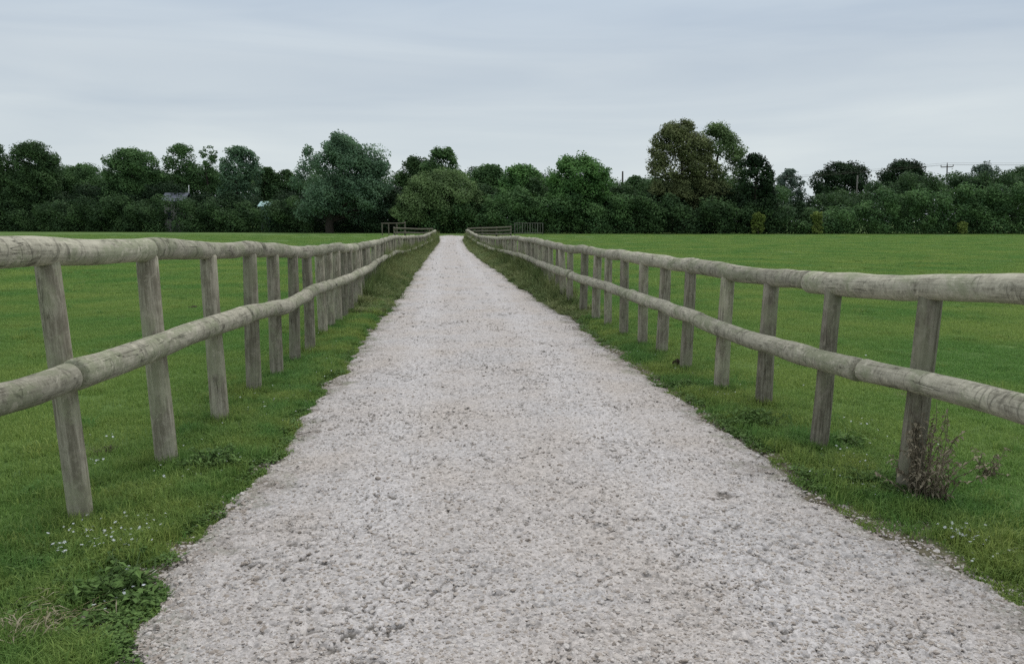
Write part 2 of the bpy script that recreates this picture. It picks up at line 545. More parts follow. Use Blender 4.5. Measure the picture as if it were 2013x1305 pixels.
def path_material():
    m = M("compacted_limestone")
    p = m.pos()
    # 2 tone patches: bluish grey fines and pinkish buff stone
    big = m.noise(p, 0.9, 4, 0.6, 0.3)
    c = m.ramp(big, [(0.36, (0.415, 0.376, 0.342)), (0.50, (0.425, 0.393, 0.370)), (0.64, (0.415, 0.394, 0.381))])
    wb = m.attr("wheel")
    c = m.mix(m.ramp(m.math("MULTIPLY", wb, m.noise(p, 1.6, 4)), [(0.2, 0.0), (0.6, 0.8)]), c, (0.47, 0.447, 0.435))
    # grains
    v = m.n("ShaderNodeTexVoronoi"); v.inputs["Scale"].default_value = 55; m.l(p, v.inputs["Vector"])
    gr = m.ramp(v.outputs["Color"], [(0.15, 0.70), (0.5, 0.98), (0.85, 1.18)])
    c = m.mix(0.85, c, gr, "MULTIPLY")
    v2 = m.n("ShaderNodeTexVoronoi"); v2.inputs["Scale"].default_value = 150; m.l(p, v2.inputs["Vector"])
    c = m.mix(0.6, c, m.ramp(v2.outputs["Color"], [(0.2, 0.74), (0.8, 1.2)]), "MULTIPLY")
    # ambient shade between the stones put into the colour, over dark soil
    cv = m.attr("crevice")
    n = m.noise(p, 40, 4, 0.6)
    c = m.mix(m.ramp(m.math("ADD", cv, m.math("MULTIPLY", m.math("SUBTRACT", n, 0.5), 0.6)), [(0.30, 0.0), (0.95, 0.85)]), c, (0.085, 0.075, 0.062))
    # earth and moss trodden in from the verge
    ed = m.attr("verge")
    en = m.noise(p, 9, 6, 0.7)
    c = m.mix(m.ramp(m.math("MULTIPLY", ed, en), [(0.30, 0.0), (0.62, 0.8)]), c, m.ramp(m.noise(p, 4, 3), [(0.42, (0.12, 0.10, 0.075)), (0.62, (0.085, 0.105, 0.035))]))
    m.color(c)
    m.bump(m.math("ADD", m.noise(p, 70, 5, 0.7), m.math("MULTIPLY", v.outputs["Distance"], -0.6)), 0.7, 0.008)
    return m.finish(0.93, 0.15)


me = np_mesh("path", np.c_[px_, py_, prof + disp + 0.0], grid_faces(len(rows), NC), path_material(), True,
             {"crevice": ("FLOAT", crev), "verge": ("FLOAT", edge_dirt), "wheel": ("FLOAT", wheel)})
link("gravel_path", me, kind="structure")

# ------------------------------------------------------------------ scattering (stuff)
def scatter(name, pts, rot, scl, idx, variants, label=None):
    """one object whose geometry nodes put small meshes on its points"""
    col = bpy.data.collections.new(name + "_variants")
    for k, me in enumerate(variants):
        o = bpy.data.objects.new(f"{name}_variant_{k:02d}", me); col.objects.link(o)
    pm = bpy.data.meshes.new(name)
    pm.vertices.add(len(pts)); pm.vertices.foreach_set("co", np.asarray(pts, np.float32).ravel())
    a = pm.attributes.new("rot", "FLOAT_VECTOR", "POINT"); a.data.foreach_set("vector", np.asarray(rot, np.float32).ravel())
    a = pm.attributes.new("scl", "FLOAT_VECTOR", "POINT"); a.data.foreach_set("vector", np.asarray(scl, np.float32).ravel())
    a = pm.attributes.new("idx", "INT", "POINT"); a.data.foreach_set("value", np.asarray(idx, np.int32))
    ng = bpy.data.node_groups.new(name + "_scatter", "GeometryNodeTree")
    ng.interface.new_socket("Geometry", in_out="INPUT", socket_type="NodeSocketGeometry")
    ng.interface.new_socket("Geometry", in_out="OUTPUT", socket_type="NodeSocketGeometry")
    N, L = ng.nodes, ng.links
    gi, go = N.new("NodeGroupInput"), N.new("NodeGroupOutput")
    ip, ci = N.new("GeometryNodeInstanceOnPoints"), N.new("GeometryNodeCollectionInfo")
    ci.inputs["Collection"].default_value = col
    ci.inputs["Separate Children"].default_value = True; ci.inputs["Reset Children"].default_value = True
    def na(n, t):
        o = N.new("GeometryNodeInputNamedAttribute"); o.data_type = t; o.inputs["Name"].default_value = n
        return o.outputs["Attribute"]
    L.new(gi.outputs[0], ip.inputs["Points"]); L.new(ci.outputs[0], ip.inputs["Instance"])
    ip.inputs["Pick Instance"].default_value = True
    L.new(na("idx", "INT"), ip.inputs["Instance Index"])
    L.new(na("rot", "FLOAT_VECTOR"), ip.inputs["Rotation"]); L.new(na("scl", "FLOAT_VECTOR"), ip.inputs["Scale"])
    L.new(ip.outputs[0], go.inputs[0])
    o = link(name, pm, kind="stuff", label=label)
    md = o.modifiers.new("scatter", "NODES"); md.node_group = ng
    return o


def blades(n, rad, hmin, hmax, wid, lean, seed, mat, square=False, name="tuft"):
    r = np.random.default_rng(seed)
    if square: bx, by = r.uniform(-rad, rad, n), r.uniform(-rad, rad, n)
    else:
        a = r.uniform(0, 2 * np.pi, n); q = rad * np.sqrt(r.uniform(0, 1, n)); bx, by = q * np.cos(a), q * np.sin(a)
    hgt = r.uniform(hmin, hmax, n) * (0.6 + 0.8 * fbm(bx * 7 + seed, by * 7, 2, seed))
    az = r.uniform(0, 2 * np.pi, n); ln = r.uniform(0.1, 1, n) * lean
    d = np.c_[np.cos(az), np.sin(az)]; w = np.c_[-np.sin(az + r.normal(0, .6, n)), np.cos(az)] * (wid * r.uniform(.6, 1.3, n))[:, None]
    b = np.c_[bx, by, np.full(n, -0.01)]
    m_ = b + np.c_[d * (hgt * ln * 0.35)[:, None], hgt * 0.62]
    t = b + np.c_[d * (hgt * ln)[:, None], hgt * (1 - 0.35 * ln)]
    W3 = np.c_[w, np.zeros(n)]
    v = np.stack([b - W3 / 2, b + W3 / 2, m_ + W3 * 0.36, m_ - W3 * 0.36, t], 1).reshape(-1, 3)
    i = np.arange(n) * 5
    f = np.vstack([np.c_[i, i + 1, i + 2], np.c_[i, i + 2, i + 3], np.c_[i + 3, i + 2, i + 4]])
    tint = np.clip(r.normal(0.45, 0.22, n), 0, 1)
    return np_mesh(name, v, f, mat, False, {"tint": ("FLOAT", np.repeat(tint, 5))})


def in_view(x, y, m=0.6):
    """roughly in front of the camera"""
    dep = x * FWD[0] + y * FWD[1]; lat = x * RGT[0] + y * RGT[1]
    return (dep > 1.2) & (np.abs(lat) < dep * 0.64 + m + 0.6)


def rand_rot(n, tilt=0.0):
    return np.c_[rng.normal(0, tilt, n), rng.normal(0, tilt, n), rng.uniform(0, 6.283, n)]


def grid_pts(x0, x1, y0, y1, sp):
    gx, gy = np.meshgrid(np.arange(x0, x1, sp), np.arange(y0, y1, sp))
    gx = gx.ravel() + rng.uniform(-.45, .45, gx.size) * sp; gy = gy.ravel() + rng.uniform(-.45, .45, gy.size) * sp
    return gx, gy


# short turf of the field
near = [blades(1500, 0.40, 0.028, 0.062, 0.0048, 0.9, 100 + k, MAT_GRASS, name="turf") for k in range(4)]
far = [blades(1300, 0.90, 0.035, 0.075, 0.012, 0.9, 120 + k, MAT_GRASS, name="turf") for k in range(4)]
gx, gy = grid_pts(-16, 18, 1.5, 19, 0.40)
k = in_view(gx, gy) & (inside(gx, gy) < -0.34) & on_turf(gx, gy); gx, gy = gx[k], gy[k]
fx, fy = grid_pts(-70, 75, 18, 100, 0.95)
k = in_view(fx, fy) & (inside(fx, fy) < -0.8) & (rng.uniform(0, 1, len(fx)) < np.clip(1.25 - fy / 95, 0.1, 1)); fx, fy = fx[k], fy[k]
ax, ay = np.r_[gx, fx], np.r_[gy, fy]; n = len(ax)
s = 0.75 + 0.6 * fbm(ax * 0.9, ay * 0.9, 3, 201)
scatter("field_grass", np.c_[ax, ay, ground_z(ax, ay)], rand_rot(n), np.c_[np.ones(n), np.ones(n), s],
        np.r_[rng.integers(0, 4, len(gx)), rng.integers(4, 8, len(fx))], near + far)

clump = [blades(160, 0.11, 0.05, 0.13, 0.005, 1.0, 180 + k, MAT_EDGEGRASS, name="clump") for k in range(4)]
cx, cy = grid_pts(-22, 26, 2.5, 34, 0.62)
k = in_view(cx, cy) & (inside(cx, cy) < -0.5) & (fbm(cx * .8, cy * .8, 3, 222) > 0.47) & (rng.uniform(0, 1, len(cx)) < .6)
cx, cy = cx[k], cy[k]; n = len(cx); s = rng.uniform(.5, 1.25, n)
scatter("grass_clumps", np.c_[cx, cy, ground_z(cx, cy)], rand_rot(n, 0.05), np.c_[s * 1.2, s * 1.2, s * rng.uniform(.5, 1, n)], rng.integers(0, 4, n), clump)

# ranker grass and moss of the verges, right up to and over the path edge
tuft = [blades(70, 0.085, 0.025, 0.085, 0.0045, 1.1, 140 + k, MAT_EDGEGRASS, name="tuft") for k in range(5)]
mossy = [blades(90, 0.08, 0.010, 0.030, 0.006, 1.3, 150 + k, MAT_EDGEGRASS, name="moss") for k in range(3)]
vx, vy = [], []
for e_, sgn in ((edge_l, -1), (edge_r, 1)):
    n = 20000
    yy = 2.0 + 40 * rng.uniform(0, 1, n) ** 1.9
    dd = rng.exponential(0.24, n) - 0.05 - (rng.uniform(0, 1, n) < .12) * rng.uniform(0, .22, n)
    vx.append(e_(yy) + sgn * dd); vy.append(yy)
vx, vy = np.concatenate(vx), np.concatenate(vy)
k = in_view(vx, vy) & (fbm(vx * 2.6, vy * 2.6, 3, 210) + np.clip(-inside(vx, vy), -0.12, 0.5) * 0.7 > 0.42) & on_turf(vx, vy) & (inside(vx, vy) < 0.22) & (inside(vx, vy) > -0.9)
vx, vy = vx[k], vy[k]
k = (vx < 0) | (rng.uniform(0, 1, len(vx)) < sstep(-0.06, 0.34, -inside(vx, vy) + (fbm(vx * 3, vy * 3, 2, 233) - .5) * .35) + .10)
vx, vy = vx[k], vy[k]; n = len(vx)
iv = inside(vx, vy)
ii = np.where((iv > -0.05) | (rng.uniform(0, 1, n) < 0.25), rng.integers(5, 8, n), rng.integers(0, 5, n))
s = rng.uniform(0.6, 1.25, n)
scatter("verge_grass", np.c_[vx, vy, ground_z(vx, vy)], rand_rot(n, 0.12), np.c_[s, s, s * rng.uniform(.7, 1.3, n)], ii, tuft + mossy)


# low clover and plantain in the verge
def rosette(seed):
    r = np.random.default_rng(seed); V, T = [], []
    for k in range(22):
        a = r.uniform(0, 6.283); q = r.uniform(.004, .06); h = r.uniform(.012, .05); L = r.uniform(.018, .042); w = L * r.uniform(.45, .8)
        p = np.array([math.cos(a) * q, math.sin(a) * q, h]); a2 = a + r.normal(0, .6)
        d = np.array([math.cos(a2), math.sin(a2), r.uniform(-.3, .45)]); sd_ = np.array([-math.sin(a2), math.cos(a2), r.normal(0, .2)])
        V += [p, p + d * L * .55 + sd_ * w / 2, p + d * L, p + d * L * .55 - sd_ * w / 2]; T += [np.clip(r.normal(.5, .25), 0, 1)] * 4
    return np_mesh("rosette", np.array(V), np.arange(len(V)).reshape(-1, 4), LEAF["weed"], False, {"tint": ("FLOAT", np.array(T))})


vx, vy = [], []
for e_, sgn in ((edge_l, -1), (edge_r, 1)):
    n = 3600
    yy = 2.2 + 26 * rng.uniform(0, 1, n) ** 1.8
    vx.append(e_(yy) + sgn * (rng.exponential(0.22, n) - .06)); vy.append(yy)
vx, vy = np.concatenate(vx), np.concatenate(vy)
k = in_view(vx, vy) & (fbm(vx * 2.2 + 5, vy * 2.2, 3, 244) > 0.50); vx, vy = vx[k], vy[k]; n = len(vx)
s = rng.uniform(.35, .8, n)
scatter("clover", np.c_[vx, vy, ground_z(vx, vy)], rand_rot(n, .12), np.c_[s, s, s], rng.integers(0, 5, n), [rosette(k) for k in range(5)])

# loose limestone chips
def stone(seed):
    r = np.random.default_rng(seed)
    import bmesh
    bm = bmesh.new(); bmesh.ops.create_icosphere(bm, subdivisions=2, radius=1.0)
    off = r.uniform(0, 50)
    cuts = [(Vector(r.normal(0, 1, 3)).normalized(), r.uniform(0.55, 0.9)) for _ in range(7)]
    for v in bm.verts:
        for nrm, d in cuts:
            q = v.co.dot(nrm)
            if q > d: v.co -= nrm * (q - d)
        v.co.z *= 0.6
        v.co *= 1 + 0.05 * math.sin(v.co.x * 5 + off) + 0.05 * math.sin(v.co.y * 7 + off)
    me = bpy.data.meshes.new("chip"); bm.to_mesh(me); bm.free(); me.materials.append(MAT_STONE)
    return me


n = 50000
yy = 1 / (1 / 2.3 - rng.uniform(0, 1, n) * (1 / 2.3 - 1 / 16.0))
sx = edge_l(yy) + (edge_r(yy) - edge_l(yy)) * rng.uniform(0, 1, n)
m_ = 15000
ye = 2.3 + 26 * rng.uniform(0, 1, m_) ** 1.9
sd = rng.integers(0, 2, m_)
d = rng.normal(0.04, 0.15, m_) - rng.exponential(0.20, m_) * (sd == 1) * (ye < 9)
xe = np.where(sd == 0, edge_l(ye) + d, edge_r(ye) - d)
sx, sy = np.r_[sx, xe], np.r_[yy, ye]
k = in_view(sx, sy, 0.2); sx, sy = sx[k], sy[k]; n = len(sx)
size = np.clip(rng.lognormal(math.log(0.0054), 0.42, n), 0.003, 0.020) * (1 + 0.25 * (inside(sx, sy) < 0.2))
# height of the path surface below each chip
ri = np.clip(np.searchsorted(rows, sy), 0, len(rows) - 1)
ci = np.clip(((sx - YL[ri]) / (YR[ri] - YL[ri]) * (NC - 1)).round().astype(int), 0, NC - 1)
PZ = (prof + disp).reshape(len(rows), NC)
onp = (sx > YL[ri]) & (sx < YR[ri])
sz = np.maximum(np.where(onp, PZ[ri, ci], -1), ground_z(sx, sy)) - size * 0.10
scatter("loose_gravel", np.c_[sx, sy, sz], rand_rot(n, 0.25), np.c_[size, size * rng.uniform(.7, 1.2, n), size * rng.uniform(.6, 1.1, n)], rng.integers(0, 6, n), [stone(k) for k in range(6)])


# small white flowers in the verge
def daisy(seed):
    r = np.random.default_rng(seed); v = [[0, 0, 0.004]]; f = []
    for k in range(9):
        a = k * 0.698 + r.normal(0, .1); L = r.uniform(.8, 1.1)
        p = len(v)
        v += [[math.cos(a - .22) * L * .6, math.sin(a - .22) * L * .6, .18], [math.cos(a) * L, math.sin(a) * L, .1], [math.cos(a + .22) * L * .6, math.sin(a + .22) * L * .6, .18]]
        f.append([0, p, p + 1, p + 2])
    return np_mesh("flower", np.array(v), np.array(f), MAT_PETAL)


fl = []
for (px, py, spx, spy, c) in [(200, 1070, 45, 14, 60), (120, 1103, 14, 8, 16), (285, 1055, 30, 18, 26), (222, 880, 5, 4, 5), (190, 926, 10, 3, 5), (250, 1160, 60, 30, 14),
                              (400, 925, 60, 25, 28), (520, 820, 50, 30, 36), (570, 790, 30, 20, 20), (640, 720, 25, 25, 16), (1660, 915, 40, 20, 24), (1700, 960, 40, 20, 26),
                              (1880, 1070, 25, 10, 30), (1920, 1078, 22, 6, 16), (1770, 990, 30, 10, 8), (1960, 1110, 30, 10, 14), (1690, 845, 16, 4, 12), (1740, 870, 30, 10, 6),
                              (1290, 730, 40, 15, 14), (1390, 790, 30, 20, 16), (1490, 690, 200, 60, 12), (300, 700, 220, 120, 18), (350, 960, 50, 40, 14), (1680, 770, 80, 40, 6)]:
    for _ in range(c):
        q = ground(px + rng.normal(0, spx), py + rng.normal(0, spy)); fl.append(q[:2])
fl = np.array(fl); fl = fl[inside(fl[:, 0], fl[:, 1]) < 0.03]; n = len(fl)
s = rng.uniform(0.005, 0.011, n)
scatter("white_flowers", np.c_[fl, ground_z(fl[:, 0], fl[:, 1]) + rng.uniform(0.03, 0.065, n)], rand_rot(n, 0.35), np.c_[s, s, s], rng.integers(0, 3, n), [daisy(k) for k in range(3)])

# ------------------------------------------------------------------ the two fences
def px_curve(pts):
    p = np.array(pts, float); return lambda x: np.interp(x, p[:, 0], p[:, 1])


def solve_z(Xw, Yw, curve):
    z = 1.0
    for _ in range(12):
        x, _y = project((Xw, Yw, z))
        q = at_y(x, float(curve(x)), Yw)
        z = q[2]
    return z


def fence(side, label, near_posts, base_pts, top_curve, low_curve, first_y, top_break, low_break):
    """near_posts: (base px, base py, top px). base_pts: pixel points of the far base line."""
    posts = []                                             # (X, Y, Xtop)
    for bx, by, tx in near_posts:
        b = ground(bx, by); ty = float(top_curve(tx)); t = at_y(tx, ty, b[1])
        posts.append((b[0], b[1], t[0]))
    sgn = -1 if side == "left" else 1
    bl = np.array([ground(*p)[:2] for p in base_pts])
    y = posts[-1][1]
    yend = bl[-1, 1]
    sp = 0.82
    n = int(round((yend - y) / sp))
    for k in range(1, n + 1):
        yy = y + (yend - y) * k / n
        xx = np.interp(yy, bl[:, 1], bl[:, 0])
        jit = 0 if k == n else random.uniform(-0.12, 0.12)
        posts.append((xx + random.uniform(-.03, .03), yy + jit, xx + random.uniform(-.05, .05)))
    # one more pair outside the frame that carries the near rail ends
    p0 = posts[0]
    posts = [(p0[0] + sgn * 0.02, first_y, p0[2])] + posts
    nodes_top, nodes_low = [], []
    for k, (bx, by, tx) in enumerate(posts):
        if k == 0: nodes_top.append(None); nodes_low.append(None); continue
        zt = solve_z(tx, by, top_curve)
        fr = 0.5
        lx = bx * 0.45 + tx * 0.55 - sgn * 0.115
        zl = solve_z(lx, by - 0.0, low_curve)
        if by > 18: lx = bx - sgn * 0.10
        nodes_top.append(np.array([tx, by, zt])); nodes_low.append(np.array([lx, by, zl]))
    for nd, cv in ((nodes_top, top_curve), (nodes_low, low_curve)):
        # the near end: where the rail leaves the picture
        ex = 0 if side == "left" else W
        xx = nd[1][0] + sgn * 0.02
        d = ray(ex, float(cv(ex))); t = xx / d[0]
        edge = np.array([0, 0, CAMH]) + d * t
        dirn = (edge - nd[1]) / (edge[1] - nd[1][1])
        nd[0] = nd[1] + dirn * (first_y - nd[1][1])
    o0 = np.array([posts[0][0], posts[0][1], 0.0])
    root = thing("post_and_rail_fence", o0, label, "fence", "post and rail fences along the path")
    for k, (bx, by, tx) in enumerate(posts):
        zt = nodes_top[k][2]
        g = Geo()
        r0 = random.uniform(0.058, 0.068) if k < 14 else random.uniform(0.05, 0.066)
        ztop = zt - 0.035
        m = 9 if by < 15 else 4
        tt = np.linspace(0, 1, m)
        z = -0.12 + (ztop + 0.12) * tt
        f_ = np.clip(z / max(zt, .3), -0.2, 1)
        gzz = float(ground_z(np.array([bx]), np.array([by]))[0])
        c = np.c_[bx + (tx - bx) * f_ + np.sin(tt * 3 + k) * 0.006, np.full(m, by) + np.sin(tt * 2.2 + k * 2) * 0.008, z + gzz * (1 - tt)]
        g.tube(c, r0 * (1.04 - 0.1 * tt), 18 if by < 15 else 8, 0.02, True, random.uniform(0.0, 1.0), k * 1.37 + (0 if side == "left" else 31))
        part(g, "post", MAT_POST, root)

    def rail(name, nd, breaks, rad, seed0):
        P = np.array(nd)
        ys_ = P[:, 1]
        total = ys_[-1]
        # dense centre line
        yd = [ys_[0] - 0.35]
        while yd[-1] < total + 0.12: yd.append(yd[-1] + (0.03 if yd[-1] < 16 else 0.12))
        yd = np.array(yd)
        def smooth(v, m):
            kk = np.ones(m) / m
            return np.convolve(np.pad(v, (m // 2, m - 1 - m // 2), mode="edge"), kk, "valid")
        xd = np.interp(yd, ys_, P[:, 0]); zd = np.interp(yd, ys_, P[:, 2])
        sl = (P[1] - P[0]) / (ys_[1] - ys_[0])
        mk = yd < ys_[0]; xd[mk] = P[0, 0] + sl[0] * (yd[mk] - ys_[0]); zd[mk] = P[0, 2] + sl[2] * (yd[mk] - ys_[0])
        xd, zd = smooth(xd, 19), smooth(zd, 13)
        zd = zd + (vnoise(yd * 2.2, yd * 0 + seed0, 41) - 0.5) * 0.022; xd = xd + (vnoise(yd * 1.7, yd * 0 + seed0, 42) - 0.5) * 0.03
        bk = [yd[0]] + list(breaks)
        while bk[-1] < total - 3.6: bk.append(bk[-1] + random.uniform(1.9, 2.9))
        bk.append(yd[-1])
        for q in range(len(bk) - 1):
            a, b = bk[q] + (0.004 if q else 0), bk[q + 1] - 0.004
            mk = (yd > a) & (yd < b)
            c = np.c_[xd[mk], yd[mk], zd[mk]]
            if len(c) < 4: continue
            s = (c[:, 1] - c[0, 1]) / max(c[-1, 1] - c[0, 1], 1e-3)
            k_ = random.uniform(0.94, 1.06); tp = random.uniform(-0.07, 0.07)
            off = np.array([random.uniform(-.008, .008), 0, random.uniform(-.008, .008)])
            rr = rad(c[:, 1]) * k_ * (1 + tp * (s - 0.5)) * (1 + 0.05 * (np.exp(-(s / 0.05) ** 2) + np.exp(-((1 - s) / 0.05) ** 2)))
            rr = rr * (1 + 0.07 * (vnoise(c[:, 1] * 2.6, c[:, 1] * 0 + seed0, 45) - 0.5) * 2)
            g = Geo(); g.tube(c + off, rr, 28 if c[0, 1] < 14 else 12, 0.016, True, random.uniform(0.2, 0.9), seed0 + q * 2.3)
            part(g, name, MAT_RAIL, root)
    rail("top_rail", nodes_top, top_break, lambda y: np.interp(y, [2, 10, 25, 60], [0.070, 0.074, 0.078, 0.082]), 3.1 if side == "left" else 13.7)
    rail("lower_rail", nodes_low, low_break, lambda y: np.interp(y, [2, 10, 25, 60], [0.071, 0.070, 0.068, 0.066]), 7.9 if side == "left" else 19.3)
    return posts


L_top = px_curve([(-300, 497), (0, 498), (190, 496), (300, 491), (410, 492), (490, 491), (570, 495), (610, 496), (640, 490), (700, 487), (740, 478), (772, 467), (800, 467), (832, 465), (846, 459), (858, 453)])
L_low = px_curve([(-200, 846), (0, 784), (160, 734), (300, 682), (430, 642), (500, 610), (560, 605), (620, 572), (697, 541), (723, 529), (751, 511), (777, 497), (807, 493), (843, 476), (858, 466)])
R_top = px_curve([(919, 453), (940, 465), (972, 469), (1009, 468), (1045, 472), (1078, 480), (1121, 491), (1156, 491), (1179, 498), (1220, 501), (1271, 511), (1300, 515), (1361, 525), (1430, 536), (1518, 545), (1641, 556), (1832, 564), (2013, 568), (2300, 574)])
R_low = px_curve([(918, 463), (940, 478), (965, 489), (1018, 501), (1064, 519), (1110, 537), (1140, 546), (1190, 562), (1236, 580), (1298, 601), (1357, 623), (1423, 649), (1507, 676), (1622, 709), (1798, 755), (2013, 806), (2300, 874)])
LP = fence("left", "weathered round-pole fence left of the gravel path, its posts leaning inward", [(157, 1028, 93), (328, 914, 289), (434, 831, 408), (501, 775, 490), (546, 742, 534), (580, 712, 574),
           (609, 693, 603), (635, 660, 628), (651, 647, 645), (665, 637, 660), (678, 626, 674), (689, 617, 685)],
           [(689, 617), (742, 560), (775, 524), (812, 504), (840, 490), (856, 478)], L_top, L_low, 2.85,
           [5.2, 7.6, 9.9], [4.02, 6.6, 9.15])
RP = fence("right", "weathered round-pole fence right of the gravel path, beside the dead weed", [(1782, 975, 1832), (1607, 885, 1642), (1501, 802, 1519), (1419, 772, 1430), (1348, 730, 1357), (1300, 698, 1309),
           (1262, 683, 1266), (1225, 661, 1229), (1195, 642, 1197), (1172, 632, 1175), (1147, 617, 1149), (1119, 604, 1121)],
           [(1119, 604), (1100, 590), (1045, 550), (1000, 522), (960, 500), (932, 484), (918, 474)], R_top, R_low, 2.95,
           [5.6, 8.0, 10.6], [4.6, 7.35, 9.9])

# longer grass the mower and the horses miss round the feet of the posts (stuff)
fx_, fy_ = [], []
for p in LP + RP:
    if p[1] > 16: continue
    for _ in range(34):
        a_ = random.uniform(0, 6.283); q_ = random.uniform(.05, .17)
        fx_.append(p[0] + math.cos(a_) * q_); fy_.append(p[1] + math.sin(a_) * q_)
fx_, fy_ = np.array(fx_), np.array(fy_); n = len(fx_); s = rng.uniform(.6, 1.15, n)
scatter("post_foot_grass", np.c_[fx_, fy_, ground_z(fx_, fy_)], rand_rot(n, .1), np.c_[s * .8, s * .8, s * rng.uniform(.9, 1.7, n)], rng.integers(0, 5, n), tuft)

# tall weeds and grasses grown up through the far fences (stuff)
rank = []
for k in range(5):
    rank.append(blades(110, 0.22, 0.25, 0.75, 0.014, 0.55, 170 + k, LEAF["rank"], name="rank_grass"))


def weeds_along(name, posts, edge, sgn, y0, y1):
    P = np.array([(p[0], p[1]) for p in posts])
    n = 1500
    yy = y0 + (y1 - y0) * rng.uniform(0, 1, n)
    fx_ = np.interp(yy, P[:, 1], P[:, 0]); ex_ = edge(yy)
    t = rng.uniform(-0.25, 1.0, n)
    xx = fx_ + (ex_ - fx_) * t * 0.98
    hh = (0.35 + 0.6 * fbm(yy * 0.35, yy * 0, 3, 300)) * np.where(t > 0.08, 0.62 - 0.42 * t, 1.0) * sstep(y0 - 1.5, y0 + 7, yy)
    s = np.clip(hh * (1.3 if sgn < 0 else 1.1), 0.1, 1.2)
    scatter(name, np.c_[xx, yy, ground_z(xx, yy)], rand_rot(n, 0.08), np.c_[np.full(n, .9), np.full(n, .9), s * 1.25], rng.integers(0, 5, n), rank)


weeds_along("tall_weeds", LP, edge_l, -1, 13.5, LP[-1][1] + 2)
weeds_along("tall_weeds", RP, edge_r, 1, 12.5, RP[-1][1] + 2)

# ------------------------------------------------------------------ trees and hedges
EDGE = [(-400, 455.5), (0, 455.5), (500, 457.5), (760, 459.5), (1100, 460.5), (2013, 461), (2500, 461)]


def hedge_depth(px):
    py = np.interp(px, [e_[0] for e_ in EDGE], [e_[1] for e_ in EDGE])
    return ground(px, py) @ FWD


def leaf_cloud(lobes, leaf, dens, seed, gap=0.42, shell=0.45):
    leaf = leaf * 0.82
    """lobes: (centre xyz, rx, rz, tint). leaf-sized quads through each lobe."""
    r = np.random.default_rng(seed)
    V, T = [], []
    for c, rx, rz, tb in lobes:
        n = int(dens * 4 * np.pi * rx * rz / leaf ** 2 * 2.2) + 40
        d = r.normal(0, 1, (n, 3)); d /= np.linalg.norm(d, axis=1)[:, None]
        q = 1 - shell * r.uniform(0, 1, n) ** 1.6
        bump = 1 + 0.22 * (np.sin(d[:, 0] * 5 + c[0]) * np.sin(d[:, 1] * 5 + c[1]) + np.sin(d[:, 2] * 6 + c[2] * 2 + d[:, 0] * 4)) * 0.7
        p = c + d * (q * bump)[:, None] * np.array([rx, rx, rz])
        gx_ = np.sin(p[:, 0] * 1.9 + p[:, 2] * 1.1) + np.sin(p[:, 1] * 2.1 - p[:, 2] * 1.7) + np.sin(p[:, 2] * 2.4 + p[:, 0] * .7)
        k = (gx_ + r.normal(0, .7, n)) > -3 + gap * 4.2
        p = p[k]; n = len(p)
        if not n: continue
        a = r.normal(0, 1, (n, 3)); a /= np.linalg.norm(a, axis=1)[:, None]
        up = d[k] * 0.8 + r.normal(0, 0.6, (n, 3)) + np.array([0, 0, .6])
        up /= np.linalg.norm(up, axis=1)[:, None]
        a = np.cross(up, a); a /= np.linalg.norm(a, axis=1)[:, None] + 1e-9
        b = np.cross(up, a)
        L = leaf * r.uniform(0.5, 1.25, n)
        a = a * (L * 0.5)[:, None]; b = b * (L * 0.36)[:, None]
        V.append(np.stack([p - a, p + b, p + a, p - b], 1).reshape(-1, 3))
        t = np.clip(tb + 0.16 * gx_[k] + r.normal(0, .11, n), 0, 1)
        T.append(np.repeat(t, 4))
    v = np.vstack(V); f = np.arange(len(v)).reshape(-1, 4)
    return v, f, np.concatenate(T)


